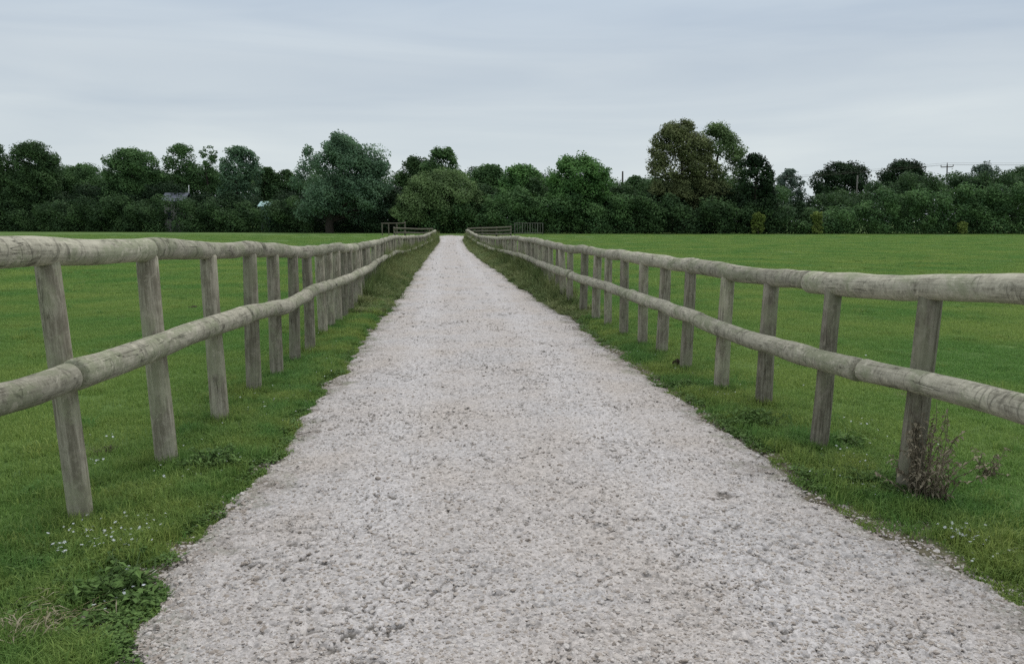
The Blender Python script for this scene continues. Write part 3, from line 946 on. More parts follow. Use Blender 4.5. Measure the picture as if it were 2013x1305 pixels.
def crown_lobes(px, top, hw, bottom, D, prof, r, peaks=()):
    """lobes that fill a crown outline given in picture measures at depth D"""
    s = D / F
    lobes = []
    Hh = bottom - top
    n = int(np.clip(2.0 * Hh / hw * 14, 26, 60))
    for k in range(n):
        v = (k + r.uniform(0, 1)) / n
        if prof == "dome": w = math.sqrt(max(0.02, 1 - max(0, (v - 0.42) / 0.58) ** 2)) * (0.86 + 0.14 * min(1, v / 0.3))
        elif prof == "willow": w = 1.0 if v < .5 else (1 - (v - .5) * 1.0 if v < .74 else 0.26 - (v - .74) * .7)
        elif prof == "spire": w = max(0.10, 1 - max(0, v - 0.3) / 0.72)
        else: w = max(0.25, 1 - max(0, v - 0.5) ** 1.6 * 1.9)
        hw_ = hw * 1.06; rl = hw * r.uniform(0.15, 0.38) * (0.75 if prof == "spire" and v > 0.6 else 1)
        uu = r.uniform(-1, 1); uu = np.sign(uu) * abs(uu) ** 0.7
        cx = px + uu * max(0, hw_ * w - rl * 0.8)
        cy = bottom - Hh * v
        cy = max(cy, top + rl * 0.95)
        p = at_depth(cx, cy, D)
        dep = r.uniform(-1, 1) * max(0.5, (hw * w - rl) * s) * 0.75 * math.sqrt(max(0, 1 - uu * uu * .7))
        p = p + FWD * dep
        lobes.append((p, rl * s, rl * s * r.uniform(0.75, 1.0), r.uniform(0.25, 0.62)))
    if prof in ("dome", "irregular"):    # boughs that carry the outline
        cy0 = top + min(Hh * .5, hw * 1.0)
        for a_ in np.linspace(-0.25, math.pi + 0.25, 11):
            a_ = a_ + r.uniform(-.12, .12); rl = hw * r.uniform(.17, .27); q = r.uniform(.90, 1.0) if prof == "dome" else r.uniform(.74, 1.0)
            p = at_depth(px + math.cos(a_) * (hw * 1.02 * q - rl * .8), cy0 - math.sin(a_) * ((cy0 - top) * q - rl * .8), D) + FWD * r.uniform(-.8, .8)
            lobes.append((p, rl * s, rl * s * .9, r.uniform(.35, .65)))
    for q in (0.30, 0.52, 0.72) if prof != "willow" else (.25, .40):        # the full heart of the crown
        rl = hw * (0.62 if prof == "dome" else 0.5)
        p = at_depth(px + r.uniform(-.15, .15) * hw, max(bottom - Hh * q, top + rl), D); lobes.append((p, rl * s, rl * s * .9, .4))
    if prof != "willow": p = at_depth(px, top + hw * 0.26, D); lobes.append((p, hw * .24 * s, hw * .24 * s, 0.55))
    for (cx, cy, rr) in peaks:
        p = at_depth(cx, cy + rr, D) + FWD * r.uniform(-.5, .5); lobes.append((p, rr * s, rr * s * 1.0, r.uniform(.35, .6)))
    return lobes


def tree(label, px, top, hw, back, mat, prof="dome", bottom=432, leaf=0.36, dens=1.0, gap=0.42, peaks=(), name="broadleaf_tree", category="tree", seed=0, trunk=0.30, group=None, twigs=0, shell=.45, tx=None):
    r = np.random.default_rng(1000 + seed)
    D = hedge_depth(px) + back
    base = at_depth(px if tx is None else tx, 436, D); base[2] = 0
    o = thing(name, base, label, category, group)
    lobes = crown_lobes(px, top, hw, bottom, D, prof, r, peaks)
    v, f, t = leaf_cloud(lobes, leaf, dens, 2000 + seed, gap, shell)
    me = np_mesh("crown", v - base, f, LEAF[mat], False, {"tint": ("FLOAT", t)})
    link("crown", me, o)
    g = Geo()
    zt = max(l_[0][2] for l_ in lobes)
    hgt = zt * 0.8
    m = 9; tt = np.linspace(0, 1, m)
    ctr = at_depth(px, 436, D)
    line = np.c_[base[0] + (ctr[0] - base[0]) * tt + np.sin(tt * 4 + seed) * .25, base[1] + (ctr[1] - base[1]) * tt + np.cos(tt * 3 + seed) * .2, -0.2 + (hgt + .2) * tt]
    line[0] = base - np.array([0, 0, .2])
    g.tube(line, trunk * (1.15 - 1.0 * tt) + 0.03, 9, 0.03, False)
    for (c, rx, rz, tb) in lobes[:16]:
        h0 = np.clip(c[2] * 0.55, 0.8, hgt * 0.85); st = np.array([np.interp(h0, line[:, 2], line[:, 0]), np.interp(h0, line[:, 2], line[:, 1]), h0])
        q = np.linspace(0, 1, 5)[:, None]
        lm = st + (c - st) * q + np.array([0, 0, .5]) * np.sin(q * 3.14)
        g.tube(lm, trunk * 0.38 * (1 - 0.85 * q[:, 0]) + 0.012, 6, 0, False)
    for k in range(twigs):
        c, rx, rz, tb = lobes[r.integers(len(lobes))]
        d = r.normal(0, 1, 3); d[2] = abs(d[2]) + .5; d /= np.linalg.norm(d)
        q = np.linspace(0, 1, 4)[:, None]
        g.tube(c + d * rx * 1.45 * q + r.normal(0, .1, (4, 3)), 0.05 * (1 - .8 * q[:, 0]), 5, 0, False)
    part(g, "trunk", MAT_BARK, o)
    return o


G = "trees along the far field edge"
tree("dark tree cut off by the left edge of the photo", -28, 272, 46, 4, "dark", seed=1, group=G, leaf=.34)
tree("tall dark round-headed tree, second from the left edge", 62, 279, 60, 6, "dark", seed=2, group=G, peaks=[(40, 280, 12), (80, 285, 12), (108, 300, 12)], leaf=.34)
tree("low grey-green tree in the dip between two dark domed trees on the left", 155, 323, 46, 18, "mid", seed=3, group=G)
tree("dark domed tree with a small knob on its left shoulder", 262, 291, 60, 8, "mid", seed=4, group=G, peaks=[(208, 306, 9), (290, 296, 12)])
tree("loose-crowned tree whose bare trunk shows above the slate roof", 356, 282, 36, 14, "mid", "irregular", seed=5, group=G, dens=.7, gap=.5, tx=362, trunk=.4, bottom=400)
tree("slim tree with a small round head beside a sky gap", 411, 287, 18, 14, "mid", "irregular", seed=6, group=G, dens=.8, bottom=420)
tree("broad-topped tree just right of the sky gap", 470, 286, 42, 9, "grey", seed=7, group=G, peaks=[(450, 290, 10), (490, 293, 10), (505, 320, 14)])
tree("small dark tree sloping down towards the tall willow", 525, 328, 24, 14, "dark", seed=8, group=G, bottom=420)
tree("small round tree tucked against the left side of the tall willow", 560, 333, 26, 15, "dark", seed=9, group=G)
tree("tall feathery grey-green willow with a central spire, left of the path", 672, 262, 98, 2, "grey", "willow", seed=10, group=G, bottom=420, leaf=.34, trunk=.5, tx=648,
     peaks=[(658, 259, 9), (661, 268, 13), (676, 268, 12), (655, 285, 20), (682, 284, 20), (668, 300, 26), (745, 312, 16), (583, 340, 16), (606, 285, 10), (605, 302, 20), (600, 290, 9), (722, 292, 14), (710, 310, 22), (635, 305, 22), (736, 300, 14), (590, 325, 14), (752, 325, 14), (762, 350, 14), (628, 296, 14)],
     name="willow_tree", dens=1.15, shell=.55)
tree("dark tree with a pointed tip between the willow and the loose-topped tree", 820, 306, 36, 16, "dark", "irregular", seed=11, group=G, peaks=[(818, 301, 7), (816, 310, 12), (800, 325, 14), (785, 338, 12)])
tree("loose-topped tree rising behind the broad olive-green bush", 868, 289, 40, 14, "mid", "irregular", seed=12, group=G, dens=.75, gap=.46, peaks=[(880, 287, 9), (860, 292, 10), (890, 305, 10)])
tree("broad olive-green sallow bush spreading beside the far end of the path", 868, 334, 84, 4, "olive", "irregular", seed=13, peaks=[(820, 350, 24), (910, 348, 26), (870, 330, 20), (800, 385, 26), (935, 385, 26)], bottom=440, name="sallow_bush", category="bush", leaf=.3, dens=.95, trunk=.15)
tree("small pale round tree left of the bright green one", 962, 322, 38, 12, "mid", seed=14, group=G, peaks=[(975, 322, 12), (940, 330, 12)])
tree("mid-green tree merging into the bright green one from the left", 1025, 322, 44, 8, "bright", seed=15, group=G, peaks=[(1000, 328, 12), (1045, 324, 12)])
tree("bright green round-crowned tree left of the bare pole", 1138, 303, 64, 5, "bright", seed=16, group=G, peaks=[(1120, 301, 14), (1150, 308, 14), (1190, 322, 12)], dens=1.1)
tree("low tree hiding the foot of the bare pole", 1212, 366, 28, 8, "dark", seed=17, group=G)
tree("small tree between the bare pole and the tallest tree", 1250, 345, 28, 14, "mid", seed=18, group=G)
tree("tallest tree of the far row, brownish green with a full crown", 1338, 238, 64, 6, "brown", "irregular", seed=19, group=G, dens=1.0, gap=.39, trunk=.5, bottom=430,
     peaks=[(1350, 235, 14), (1322, 243, 14), (1300, 262, 18), (1372, 258, 16), (1285, 315, 16), (1295, 285, 18), (1380, 280, 24), (1392, 310, 26), (1360, 330, 30), (1320, 340, 30), (1405, 345, 30)], leaf=.32, twigs=10)
tree("thin see-through tree leaning right of the tallest tree", 1412, 240, 54, 8, "olive", "irregular", seed=20, group=G, dens=.75, gap=.46, trunk=.4, bottom=410,
     peaks=[(1410, 240, 16), (1440, 265, 16), (1455, 285, 14), (1392, 262, 14)], leaf=.30, twigs=24, tx=1385)
tree("almost black ivy-covered tree with a ragged tip", 1486, 302, 38, 2, "ivy", "irregular", seed=21, group=G, bottom=450, peaks=[(1480, 300, 8), (1505, 318, 9), (1462, 345, 16), (1500, 350, 18), (1470, 380, 22), (1508, 385, 20), (1485, 340, 22), (1480, 415, 26), (1515, 410, 18)], twigs=6)
tree("small bluish tree far off in the gap right of the black tree", 1553, 332, 28, 75, "far", seed=22, group=G, leaf=.5, bottom=415, dens=.8)
tree("wide dark oak with sky holes behind the leaning pole", 1655, 318, 58, 45, "ivy", seed=23, group=G, leaf=.42, bottom=420, dens=.85, gap=.47, peaks=[(1605, 342, 16), (1640, 320, 16), (1700, 326, 14)])
tree("dark oak with a smooth domed top left of the crossarm pole", 1776, 314, 48, 45, "ivy", seed=24, group=G, leaf=.42, bottom=420, peaks=[(1762, 318, 16), (1805, 325, 13), (1735, 332, 12)])
tree("ragged tree with a twiggy tip right of the crossarm pole", 1928, 322, 34, 20, "far", "irregular", seed=25, group=G, dens=.7, gap=.48, peaks=[(1938, 316, 8), (1955, 325, 10), (1910, 335, 12)], twigs=8)
tree("dark tree cut off by the right edge of the photo", 2015, 326, 44, 20, "dark", seed=26, group=G, peaks=[(1990, 330, 9)])
for k, (px, py, rr, lab) in enumerate([(1490, 432, 15, "yellow-green bush standing in for sunlit field at the foot of the black ivy tree"), (1607, 428, 12, "yellow-green bush standing in for the field seen through the hedge gap under the wide oak"), (1893, 445, 9, "small yellow-green bush standing in for bright field at the hedge foot near the right edge")]):  # bushes added in place of sunlit field showing through hedge gaps
    tree(lab, px, py - rr, rr * .9, -0.6, "yellow", bottom=458, dens=.6, seed=40 + k, name="field_gap_bush", category="bush", leaf=.22, trunk=.05, group="yellow-green bushes standing in for bright field seen through the hedge")


def hedge(name, px0, px1, tops, mats, backs, seed, step=24):
    """a run of undergrowth that reads as one dark mass"""
    r = np.random.default_rng(seed)
    V, Fc, T, Mi, n0 = [], [], [], [], 0
    for bi, back in enumerate(backs):
        lobes = []
        x = px0
        while x < px1:
            D = hedge_depth(x) + back; s = D / F
            top = np.interp(x, [t_[0] for t_ in tops], [t_[1] for t_ in tops]) + r.uniform(-14, 12) + ((22 if bi == 0 else 0) if name == "hedgerow" else 4)
            y = 458
            while y > top:
                rl = r.uniform(13, 24)
                yy = max(y - rl * .7, top + rl)
                p = at_depth(x + r.uniform(-10, 10), yy, D) + FWD * r.uniform(-1.2, 1.2)
                lobes.append((p, rl * s, rl * s * .85, r.uniform(.15, .6)))
                y -= rl * 1.15
            x += step * r.uniform(.7, 1.2)
        v, f, t = leaf_cloud(lobes, .34, .85, seed + bi, .36)
        V.append(v); Fc.append(f + n0); n0 += len(v); T.append(t); Mi.append(np.full(len(f), bi))
    me = np_mesh(name, np.vstack(V), np.vstack(Fc), None, False, {"tint": ("FLOAT", np.concatenate(T))})
    for m_n in mats: me.materials.append(LEAF[m_n])
    me.polygons.foreach_set("material_index", np.concatenate(Mi).astype(np.int32)); me.update()
    link(name, me, kind="stuff")


SKYL = [(-160, 330), (0, 322), (120, 330), (160, 326), (200, 330), (322, 336), (395, 322), (410, 335), (440, 335), (470, 325), (520, 336), (560, 338), (600, 335), (775, 345), (790, 330), (840, 318),
        (905, 332), (930, 330), (1000, 326), (1070, 336), (1205, 350), (1222, 364), (1235, 356), (1265, 346), (1440, 345), (1525, 368), (1545, 382)]
hedge("woodland", -140, 1545, SKYL, ["mid", "dark"], [16, 24], 510, 20)
hedge("hedgerow", -120, 600, [(-120, 370), (100, 375), (200, 365), (300, 372), (318, 366), (328, 364), (360, 364), (375, 372), (450, 382), (490, 384), (530, 383), (560, 375), (600, 370)], ["dark", "ivy"], [1, 6], 501)
hedge("hedgerow", 560, 860, [(560, 380), (700, 400), (800, 370), (860, 370)], ["ivy", "ivy"], [5, 8], 502)  # near-black leaves put the deep shade under the willow into the colour
hedge("hedgerow", 790, 1290, [(790, 375), (900, 375), (1000, 352), (1100, 355), (1200, 370), (1290, 360)], ["mid", "dark"], [3, 7], 503)
hedge("hedgerow", 1270, 1600, [(1270, 365), (1400, 370), (1500, 375), (1540, 388), (1600, 392)], ["dark", "ivy"], [1, 6], 504)
hedge("hedgerow", 1590, 2150, [(1590, 395), (1620, 388), (1680, 372), (1750, 348), (1850, 350), (1930, 342), (2013, 338), (2150, 340)], ["mid", "dark", "dark"], [1, 6, 11], 505)

# ------------------------------------------------------------------ far fences, hurdles, poles, buildings
MAT_GREYWOOD = wood_material("far_fence_wood", (0.24, 0.22, 0.17), (0.10, 0.09, 0.07), (0.17, 0.18, 0.12), 0.4, False)
MAT_METAL = plain("galvanised_gate", (0.12, 0.125, 0.10), 0.6, 0.25, 8)
MAT_POLE = plain("creosoted_pole", (0.085, 0.075, 0.065), 0.9, 0.3, 6)


def cross_fence(label, x0, x1, D, rails, posts, post_r=0.08):
    base = at_depth(x0, 436, D); base[2] = 0
    o = thing("cross_fence", base, label, "fence", "fences across the far end of the path")
    for px, top in posts:
        t = at_depth(px, top, D); g = Geo(); g.tube(np.array([[t[0], t[1], -.1], [t[0], t[1], t[2] * .5], t]), post_r, 8, 0.03, True, .5, px)
        part(g, "post", MAT_GREYWOOD, o)
    for (a, ya, b, yb) in rails:
        p, q = at_depth(a, ya, D - .12), at_depth(b, yb, D - .12); g = Geo()
        s_ = np.linspace(0, 1, 12)[:, None]
        c = p + (q - p) * s_; c[:, 2] += np.sin(s_[:, 0] * 7) * .02
        g.tube(c, 0.075, 8, 0.03, True, .6, a); part(g, "rail", MAT_GREYWOOD, o)
    return o


cross_fence("two-rail wooden fence running left from the far end of the path", 775, 850, 79, [(773, 449.5, 851, 450.5), (774, 458, 851, 458)], [(775, 445.5), (796, 448), (844, 449), (850, 449)])
cross_fence("long wooden fence running right from the far end of the path", 920, 1004, 77, [(919, 450, 1005, 446.5), (919, 455.5, 1005, 453), (919, 461, 1005, 460)], [(920, 448.5), (948, 447), (976, 446), (1004, 444.5)])

D = 92
base = at_depth(773, 436, D); base[2] = 0
o = thing("timber_hurdle", base, "open timber frame of upright posts in the dark under the willow", "hurdle")
for px, top in [(751, 438.5), (764, 438.5), (780, 438), (796, 435.5)]:
    t = at_depth(px, top, D); g = Geo(); g.tube(np.array([[t[0], t[1], -.1], [t[0], t[1], t[2] * .5], t]), 0.06, 8, .03, True, .6, px); part(g, "post", MAT_GREYWOOD, o)
g = Geo(); p, q = at_depth(749, 439.5, D - .1), at_depth(797, 439, D - .1); g.tube(p + (q - p) * np.linspace(0, 1, 6)[:, None], 0.05, 8, .03, True, .6, 2.0); part(g, "rail", MAT_GREYWOOD, o)

D = 93
base = at_depth(1039, 436, D); base[2] = 0
o = thing("metal_hurdle", base, "pale metal gate of upright bars standing before the hedge right of the path", "gate")
p, q = at_depth(1012, 439, D), at_depth(1067, 440, D)
g = Geo()
for (zz) in (p[2], 0.25):
    g.tube(np.array([[p[0], p[1], zz], [(p[0] + q[0]) / 2, (p[1] + q[1]) / 2, zz], [q[0], q[1], zz]]), .035, 6, 0, True)
for e_ in (p, q): g.tube(np.array([[e_[0], e_[1], -.05], [e_[0], e_[1], .7], [e_[0], e_[1], e_[2] + .02]]), .045, 6, 0, True)
part(g, "frame", MAT_METAL, o)
for k in range(1, 11):
    c = p + (q - p) * k / 11; g = Geo()
    g.tube(np.array([[c[0], c[1], .25], [c[0], c[1], .7], [c[0], c[1], p[2]]]), .03 if k % 3 else .06, 6, 0, False); part(g, "bar", MAT_METAL, o)


def pole(label, px, top, D, px_base=None, r=0.13, arm=False, mat=MAT_POLE, name="utility_pole", cat="pole", group="poles above the hedge"):
    t = at_depth(px, top, D); b = at_depth(px_base or px, 436, D); b[2] = 0
    o = thing(name, b, label, cat, group)
    g = Geo(); s_ = np.linspace(0, 1, 6)[:, None]; g.tube(b + (t - b) * s_, r * (1.1 - .35 * s_[:, 0]), 10, 0, True); part(g, "shaft", mat, o)
    ends = []
    if arm:
        g = Geo(); a = t + RGT * -0.95 + np.array([0, 0, -.38]); c = t + RGT * 0.95 + np.array([0, 0, -.30]); g.tube(np.array([a, (a + c) / 2, c]), .07, 8, 0, True); part(g, "crossarm", mat, o)
        for q in (a, t + np.array([0, 0, -.05]), c):
            g = Geo(); g.tube(np.array([q, q + [0, 0, .16], q + [0, 0, .34]]), [.03, .07, .05], 8, 0, True); part(g, "insulator", plain("insulator", (.12, .11, .10), .4), o)
            ends.append(q + np.array([0, 0, .34]))
    return o, t, ends


D3 = 128
_, t1, _ = pole("bare dark pole sticking up between two tree crowns right of the bright green tree", 1224, 337, 125, r=.16)
_, t2, _ = pole("plain leaning pole in front of the wide dark oak", 1686, 345, 112, 1681, r=.12, mat=plain("weathered_pole", (.20, .19, .165), .9))
_, t3, e3 = pole("pole with a crossarm and insulators against the sky at the right", 1862, 324, D3, 1861, r=.12, arm=True)
base = e3[0]
w = thing("power_lines", base, "thin overhead wires strung from the crossarm pole", "wire")
for k, e_ in enumerate(e3):
    for tgt in (e_ - RGT * 45 + FWD * 40 + np.array([0, 0, -1.5]), e_ + RGT * 42 - FWD * 6 + np.array([0, 0, .8])):
        q = np.linspace(0, 1, 14)[:, None]; c = e_ + (tgt - e_) * q; c[:, 2] -= np.sin(q[:, 0] * 3.14) * .5
        g = Geo(); g.tube(c, .012, 4, 0, False); part(g, "wire", MAT_POLE, w)

pole("thin white pole standing beside the slate roof", 371, 364, hedge_depth(371) + 9, r=.09, mat=plain("white_paint", (.66, .68, .66), .6, .1), name="white_pole", group=None)


def house(label, px, D, wpx, eave_px, ridge_px, wallc, roofc, name, cat, depth=6.0):
    s = D / F
    b = at_depth(px, 436, D); b[2] = 0
    o = thing(name, b, label, cat)
    Wd = wpx * s; ze = at_depth(px, eave_px, D)[2]; zr = at_depth(px, ridge_px, D + depth / 2)[2]
    rz = -YAW
    def P(a, c, z): return b + RGT * a + FWD * c + np.array([0, 0, z])
    hw_ = Wd / 2
    g = Geo()
    v = [P(-hw_, 0, 0), P(hw_, 0, 0), P(hw_, depth, 0), P(-hw_, depth, 0), P(-hw_, 0, ze), P(hw_, 0, ze), P(hw_, depth, ze), P(-hw_, depth, ze), P(-hw_, depth / 2, zr - .1), P(hw_, depth / 2, zr - .1)]
    g.add(v, [[0, 1, 5, 4], [1, 2, 6, 5], [2, 3, 7, 6], [3, 0, 4, 7], [4, 7, 8, 8], [5, 9, 6, 6]])
    part(g, "wall", plain(name + "_wall", wallc, .8, .12, 2), o, False)
    g = Geo(); e_ = .35
    for sg in (0, 1):
        c0, c1 = (-e_, depth / 2) if sg == 0 else (depth + e_, depth / 2)
        z0 = ze - e_ * (zr - ze) / (depth / 2)
        lo = [P(-hw_ - e_, c0, z0 + .02), P(hw_ + e_, c0, z0 + .02), P(hw_ + e_, c1, zr + .02), P(-hw_ - e_, c1, zr + .02)]
        hi = [q + np.array([0, 0, .12]) for q in lo]
        g.add(lo + hi, [[0, 1, 2, 3], [4, 5, 6, 7], [0, 1, 5, 4], [1, 2, 6, 5], [3, 0, 4, 7]])
    part(g, "roof", plain(name + "_roof", roofc, .7, .15, 3), o, False)
    for dx in (-.25, .25):
        g = Geo(); c = P(Wd * dx, -.02, ze * .55); g.box(c, (Wd * .18, .08, ze * .28), rz); part(g, "window", plain("dark_glass", (.04, .05, .06), .15, .1), o, False)
    g = Geo(); g.box(P(0, -.02, 1.0), (.9, .07, 2.0), rz); part(g, "door", plain("door_paint", (.10, .12, .10), .6, .1), o, False)


house("grey slate roof of a house half hidden by the left hedge", 343, hedge_depth(343) + 3.4, 38, 394, 381, (.32, .31, .29), (.11, .12, .145), "house", "house", 3.0)
house("pale turquoise shed glimpsed through the hedge left of the willow", 521, hedge_depth(521) + 3.4, 15, 405, 398, (.22, .36, .34), (.32, .46, .44), "garden_shed", "shed", 2.5)

# ------------------------------------------------------------------ plants and clods near the path
def weed(name, label, px, py, h, rad, n, mat, leafL, leafW, seed, category="weed", stem_mat=None, droop=0.4, tone=(0, 1), group=None, lv=(5, 11), sr=.0042):
    r = np.random.default_rng(seed)
    b = ground(px, py); b[2] = float(ground_z(np.array([b[0]]), np.array([b[1]]))[0])
    o = thing(name, b, label, category, group)
    gs = Geo(); V, T = [], []
    for k in range(n):
        az = r.uniform(0, 6.283); ln = r.uniform(.1, 1); hh = h * r.uniform(.45, 1.0) * (1.05 - .45 * ln)
        q = np.linspace(0, 1, 6)[:, None]
        st = b + np.array([r.normal(0, rad * .18), r.normal(0, rad * .18), -.02])
        end = st + np.array([math.cos(az) * rad * ln, math.sin(az) * rad * ln, hh])
        c = st + (end - st) * np.c_[q[:, 0] ** 1.3, q[:, 0] ** 1.3, q[:, 0] ** .85]
        c[1:-1] += r.normal(0, .012, (4, 3))
        gs.tube(c, sr * (1.2 - .8 * q[:, 0]), 5, 0, False)
        for j in range(r.integers(*lv)):
            t = r.uniform(.12, 1.0); p = np.array([np.interp(t, q[:, 0], c[:, i]) for i in range(3)])
            a = r.uniform(0, 6.283); L = leafL * r.uniform(.5, 1.25); Wd = leafW * r.uniform(.6, 1.2)
            d = np.array([math.cos(a), math.sin(a), r.uniform(-.2, .7) - droop * .6]); d /= np.linalg.norm(d)
            sd_ = np.cross(d, [0, 0, 1]); sd_ /= np.linalg.norm(sd_) + 1e-6
            dn = np.array([0, 0, -droop * L])
            m1 = p + d * L * .5 + np.array([0, 0, L * .06])
            V += [p, m1 + sd_ * Wd / 2, p + d * L + dn * .6, m1 - sd_ * Wd / 2]
            T += [np.clip(r.normal(.5, .25), *tone)] * 4
    part(gs, "stem", stem_mat or MAT_DEADSTEM, o)
    me = np_mesh("leaves", np.array(V) - b, np.arange(len(V)).reshape(-1, 4), LEAF[mat], False, {"tint": ("FLOAT", np.array(T))})
    link("leaves", me, o)
    return o


MAT_GSTEM = plain("green_stem", (.06, .10, .03), .8, .3, 30)
weed("dead_weed", "tall withered brown weed against the nearest post of the right fence", 1815, 990, .62, .24, 44, "dead", .030, .019, 1, "dead weed", tone=(.1, 1), lv=(14, 26), sr=.003, droop=.7)
weed("dead_weed", "small withered brown weed in the grass right of the taller dead one", 1948, 945, .22, .13, 10, "dead", .034, .02, 2, "dead weed", tone=(.1, 1), lv=(8, 14), sr=.0025)
GW = "green weeds growing at the edges of the path"
weed("green_weed", "green leafy weed at the path edge by the second near left post", 425, 925, .20, .24, 60, "weed", .06, .022, 3, "weed", MAT_GSTEM, group=GW)
weed("green_weed", "spreading green weed in the bottom left corner beside bare soil", 215, 1165, .13, .36, 80, "weed", .05, .026, 4, "weed", MAT_GSTEM, group=GW)
weed("green_weed", "dark green weed at the path edge left of the second near right post", 1480, 842, .16, .28, 70, "weed", .055, .026, 5, "weed", MAT_GSTEM, group=GW, tone=(0, .7))
weed("green_weed", "green weed between the two nearest right posts at the path edge", 1705, 965, .14, .28, 80, "weed", .04, .018, 6, "weed", MAT_GSTEM, group=GW)
weed("green_weed", "low green weed at the path edge below the dark clod", 1345, 765, .11, .26, 50, "weed", .05, .022, 7, "weed", MAT_GSTEM, group=GW)
weed("green_weed", "broad-leaved weed right of the second near right post", 1665, 885, .14, .16, 18, "weed", .08, .035, 8, "weed", MAT_GSTEM, group=GW)
weed("green_weed", "small weed at the path edge below the third left post", 540, 855, .08, .16, 18, "weed", .04, .018, 9, "weed", MAT_GSTEM, group=GW)
weed("dry_grass_clump", "dry straw-coloured grass clump at the bottom left corner", 75, 1240, .13, .26, 26, "dead", .10, .005, 10, "dry grass", MAT_STRAW, tone=(.6, 1), sr=.0018)


def clod(name, label, px, py, r, h, seed):
    b = ground(px, py); b[2] = float(ground_z(np.array([b[0]]), np.array([b[1]]))[0]) - .01
    th = np.linspace(0, 6.283, 26, endpoint=False); rows_ = np.linspace(0, 1, 9)
    v = []
    for q in rows_:
        rr = r * math.cos(q * 1.5); z = h * math.sin(q * 1.57)
        for t in th:
            k = 1 + .38 * (float(vnoise(np.array(math.cos(t) * 2.4 + seed + q * 2), np.array(math.sin(t) * 2.4 + q * 3), seed)) - .5) * 2 + .2 * (float(vnoise(np.array(math.cos(t) * 7 + seed), np.array(math.sin(t) * 7 + q * 9), seed + 3)) - .5) * 2
            v.append([b[0] + math.cos(t) * rr * k, b[1] + math.sin(t) * rr * k, b[2] + z * k])
    i = np.arange(8)[:, None] * 26; j = np.arange(26)[None, :]; j2 = (j + 1) % 26
    g = Geo(); g.add(v, np.stack([i + j, i + j2, i + 26 + j2, i + 26 + j], -1).reshape(-1, 4))
    ob = g.build(name, MAT_SOIL, None, True, b)
    ob.location = Vector(b); ob["label"] = label; ob["category"] = "clod"; ob["group"] = "dark clods lying in the grass"


clod("soil_clod", "dark clod of soil at the foot of a right fence post", 1328, 726, .055, .085, 3)
clod("soil_clod", "flat dark heap of soil between the two nearest left posts", 205, 893, .11, .03, 5)
clod("soil_clod", "small dark clod in the grass behind the third left post", 455, 743, .05, .03, 8)
clod("soil_clod", "dark clod furthest out in the field left of the left fence", 378, 607, .09, .04, 12)

# ------------------------------------------------------------------ light and sky
SUN_EL, SUN_AZ = R(58), R(28)          # azimuth clockwise from +Y
sun_d = bpy.data.lights.new("sun", "SUN"); sun_d.energy = 1.5; sun_d.angle = R(35); sun_d.color = (1, 0.97, 0.92)
sun = bpy.data.objects.new("sun", sun_d); COL.objects.link(sun)
sun.location = (0, 0, 60)
dirv = Vector((math.sin(SUN_AZ) * math.cos(SUN_EL), math.cos(SUN_AZ) * math.cos(SUN_EL), math.sin(SUN_EL)))
sun.rotation_euler = dirv.to_track_quat("Z", "Y").to_euler()

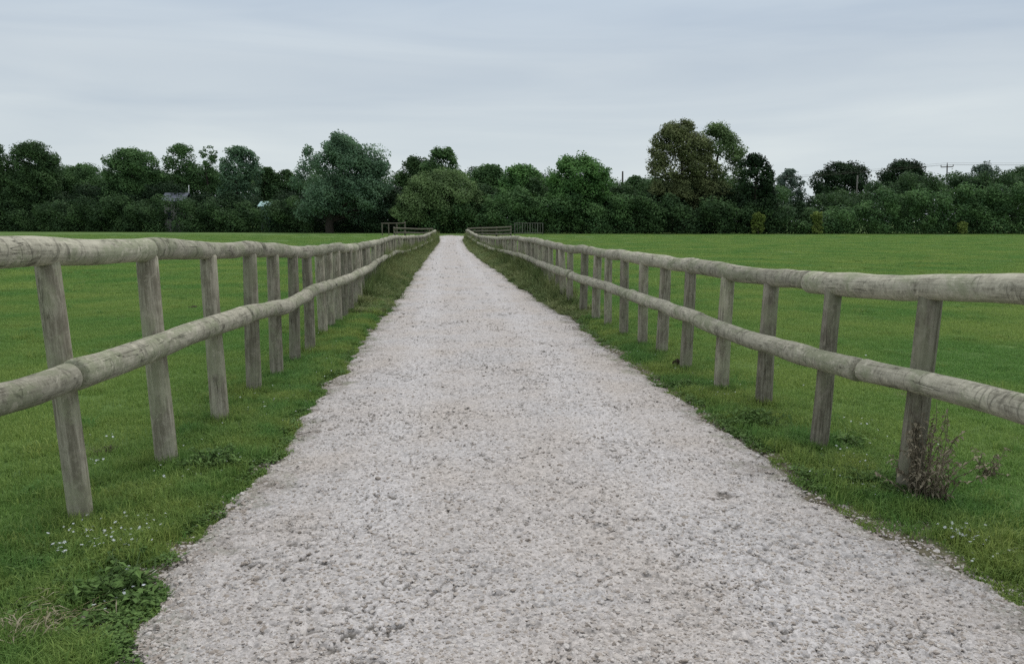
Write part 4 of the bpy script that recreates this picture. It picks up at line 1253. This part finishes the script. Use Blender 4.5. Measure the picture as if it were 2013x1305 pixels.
world = bpy.data.worlds.new("World"); scene.world = world; world.use_nodes = True
nt = world.node_tree; N, L = nt.nodes, nt.links
for x in list(N): N.remove(x)
out = N.new("ShaderNodeOutputWorld")
sky = N.new("ShaderNodeTexSky"); sky.sky_type = "NISHITA"; sky.sun_disc = False
sky.sun_elevation = SUN_EL; sky.sun_rotation = SUN_AZ
bg1 = N.new("ShaderNodeBackground"); bg1.inputs["Strength"].default_value = 0.08
L.new(sky.outputs[0], bg1.inputs["Color"])
tc = N.new("ShaderNodeTexCoord")
sep = N.new("ShaderNodeSeparateXYZ"); L.new(tc.outputs["Generated"], sep.inputs[0])
grad = N.new("ShaderNodeValToRGB"); L.new(sep.outputs["Z"], grad.inputs[0])
e_ = grad.color_ramp.elements
e_[0].position = 0.0; e_[0].color = (0.665, 0.735, 0.765, 1)
e_[1].position = 1.0; e_[1].color = (1.25, 1.29, 1.34, 1)       # an overcast sky is brightest overhead
for p_, c_ in ((0.10, (0.635, 0.703, 0.742)), (0.18, (0.585, 0.655, 0.715)), (0.27, (0.53, 0.62, 0.72)), (0.5, (0.85, 0.91, 0.98))):
    x = e_.new(p_); x.color = (*c_, 1)
mp = N.new("ShaderNodeMapping"); mp.inputs["Scale"].default_value = (1.1, 1.1, 9.0); mp.inputs["Rotation"].default_value = (R(2.5), R(3), 0); L.new(tc.outputs["Generated"], mp.inputs[0])
nz = N.new("ShaderNodeTexNoise"); nz.inputs["Scale"].default_value = 1.6; nz.inputs["Detail"].default_value = 5; nz.inputs["Roughness"].default_value = .5; nz.inputs["Distortion"].default_value = .6
L.new(mp.outputs[0], nz.inputs["Vector"])
rp = N.new("ShaderNodeValToRGB"); L.new(nz.outputs["Fac"], rp.inputs[0])
rp.color_ramp.elements[0].position = .3; rp.color_ramp.elements[0].color = (.86, .885, .925, 1)
rp.color_ramp.elements[1].position = .72; rp.color_ramp.elements[1].color = (1.11, 1.09, 1.06, 1)
mx = N.new("ShaderNodeMix"); mx.data_type = "RGBA"; mx.blend_type = "MULTIPLY"; mx.inputs[0].default_value = 1
L.new(grad.outputs[0], mx.inputs[6]); L.new(rp.outputs[0], mx.inputs[7])
bg2 = N.new("ShaderNodeBackground"); bg2.inputs["Strength"].default_value = 1.0; L.new(mx.outputs[2], bg2.inputs["Color"])
ms = N.new("ShaderNodeMixShader"); ms.inputs[0].default_value = 0.93
L.new(bg1.outputs[0], ms.inputs[1]); L.new(bg2.outputs[0], ms.inputs[2]); L.new(ms.outputs[0], out.inputs[0])

vs = scene.view_settings
scene.display_settings.display_device = "sRGB"
vs.view_transform = "Standard"; vs.look = "None"; vs.exposure = 0.0; vs.gamma = 1.0; vs.use_curve_mapping = False
scene.cycles.max_bounces = 6
scene.cycles.transparent_max_bounces = 6

scene.cycles.use_denoising = False
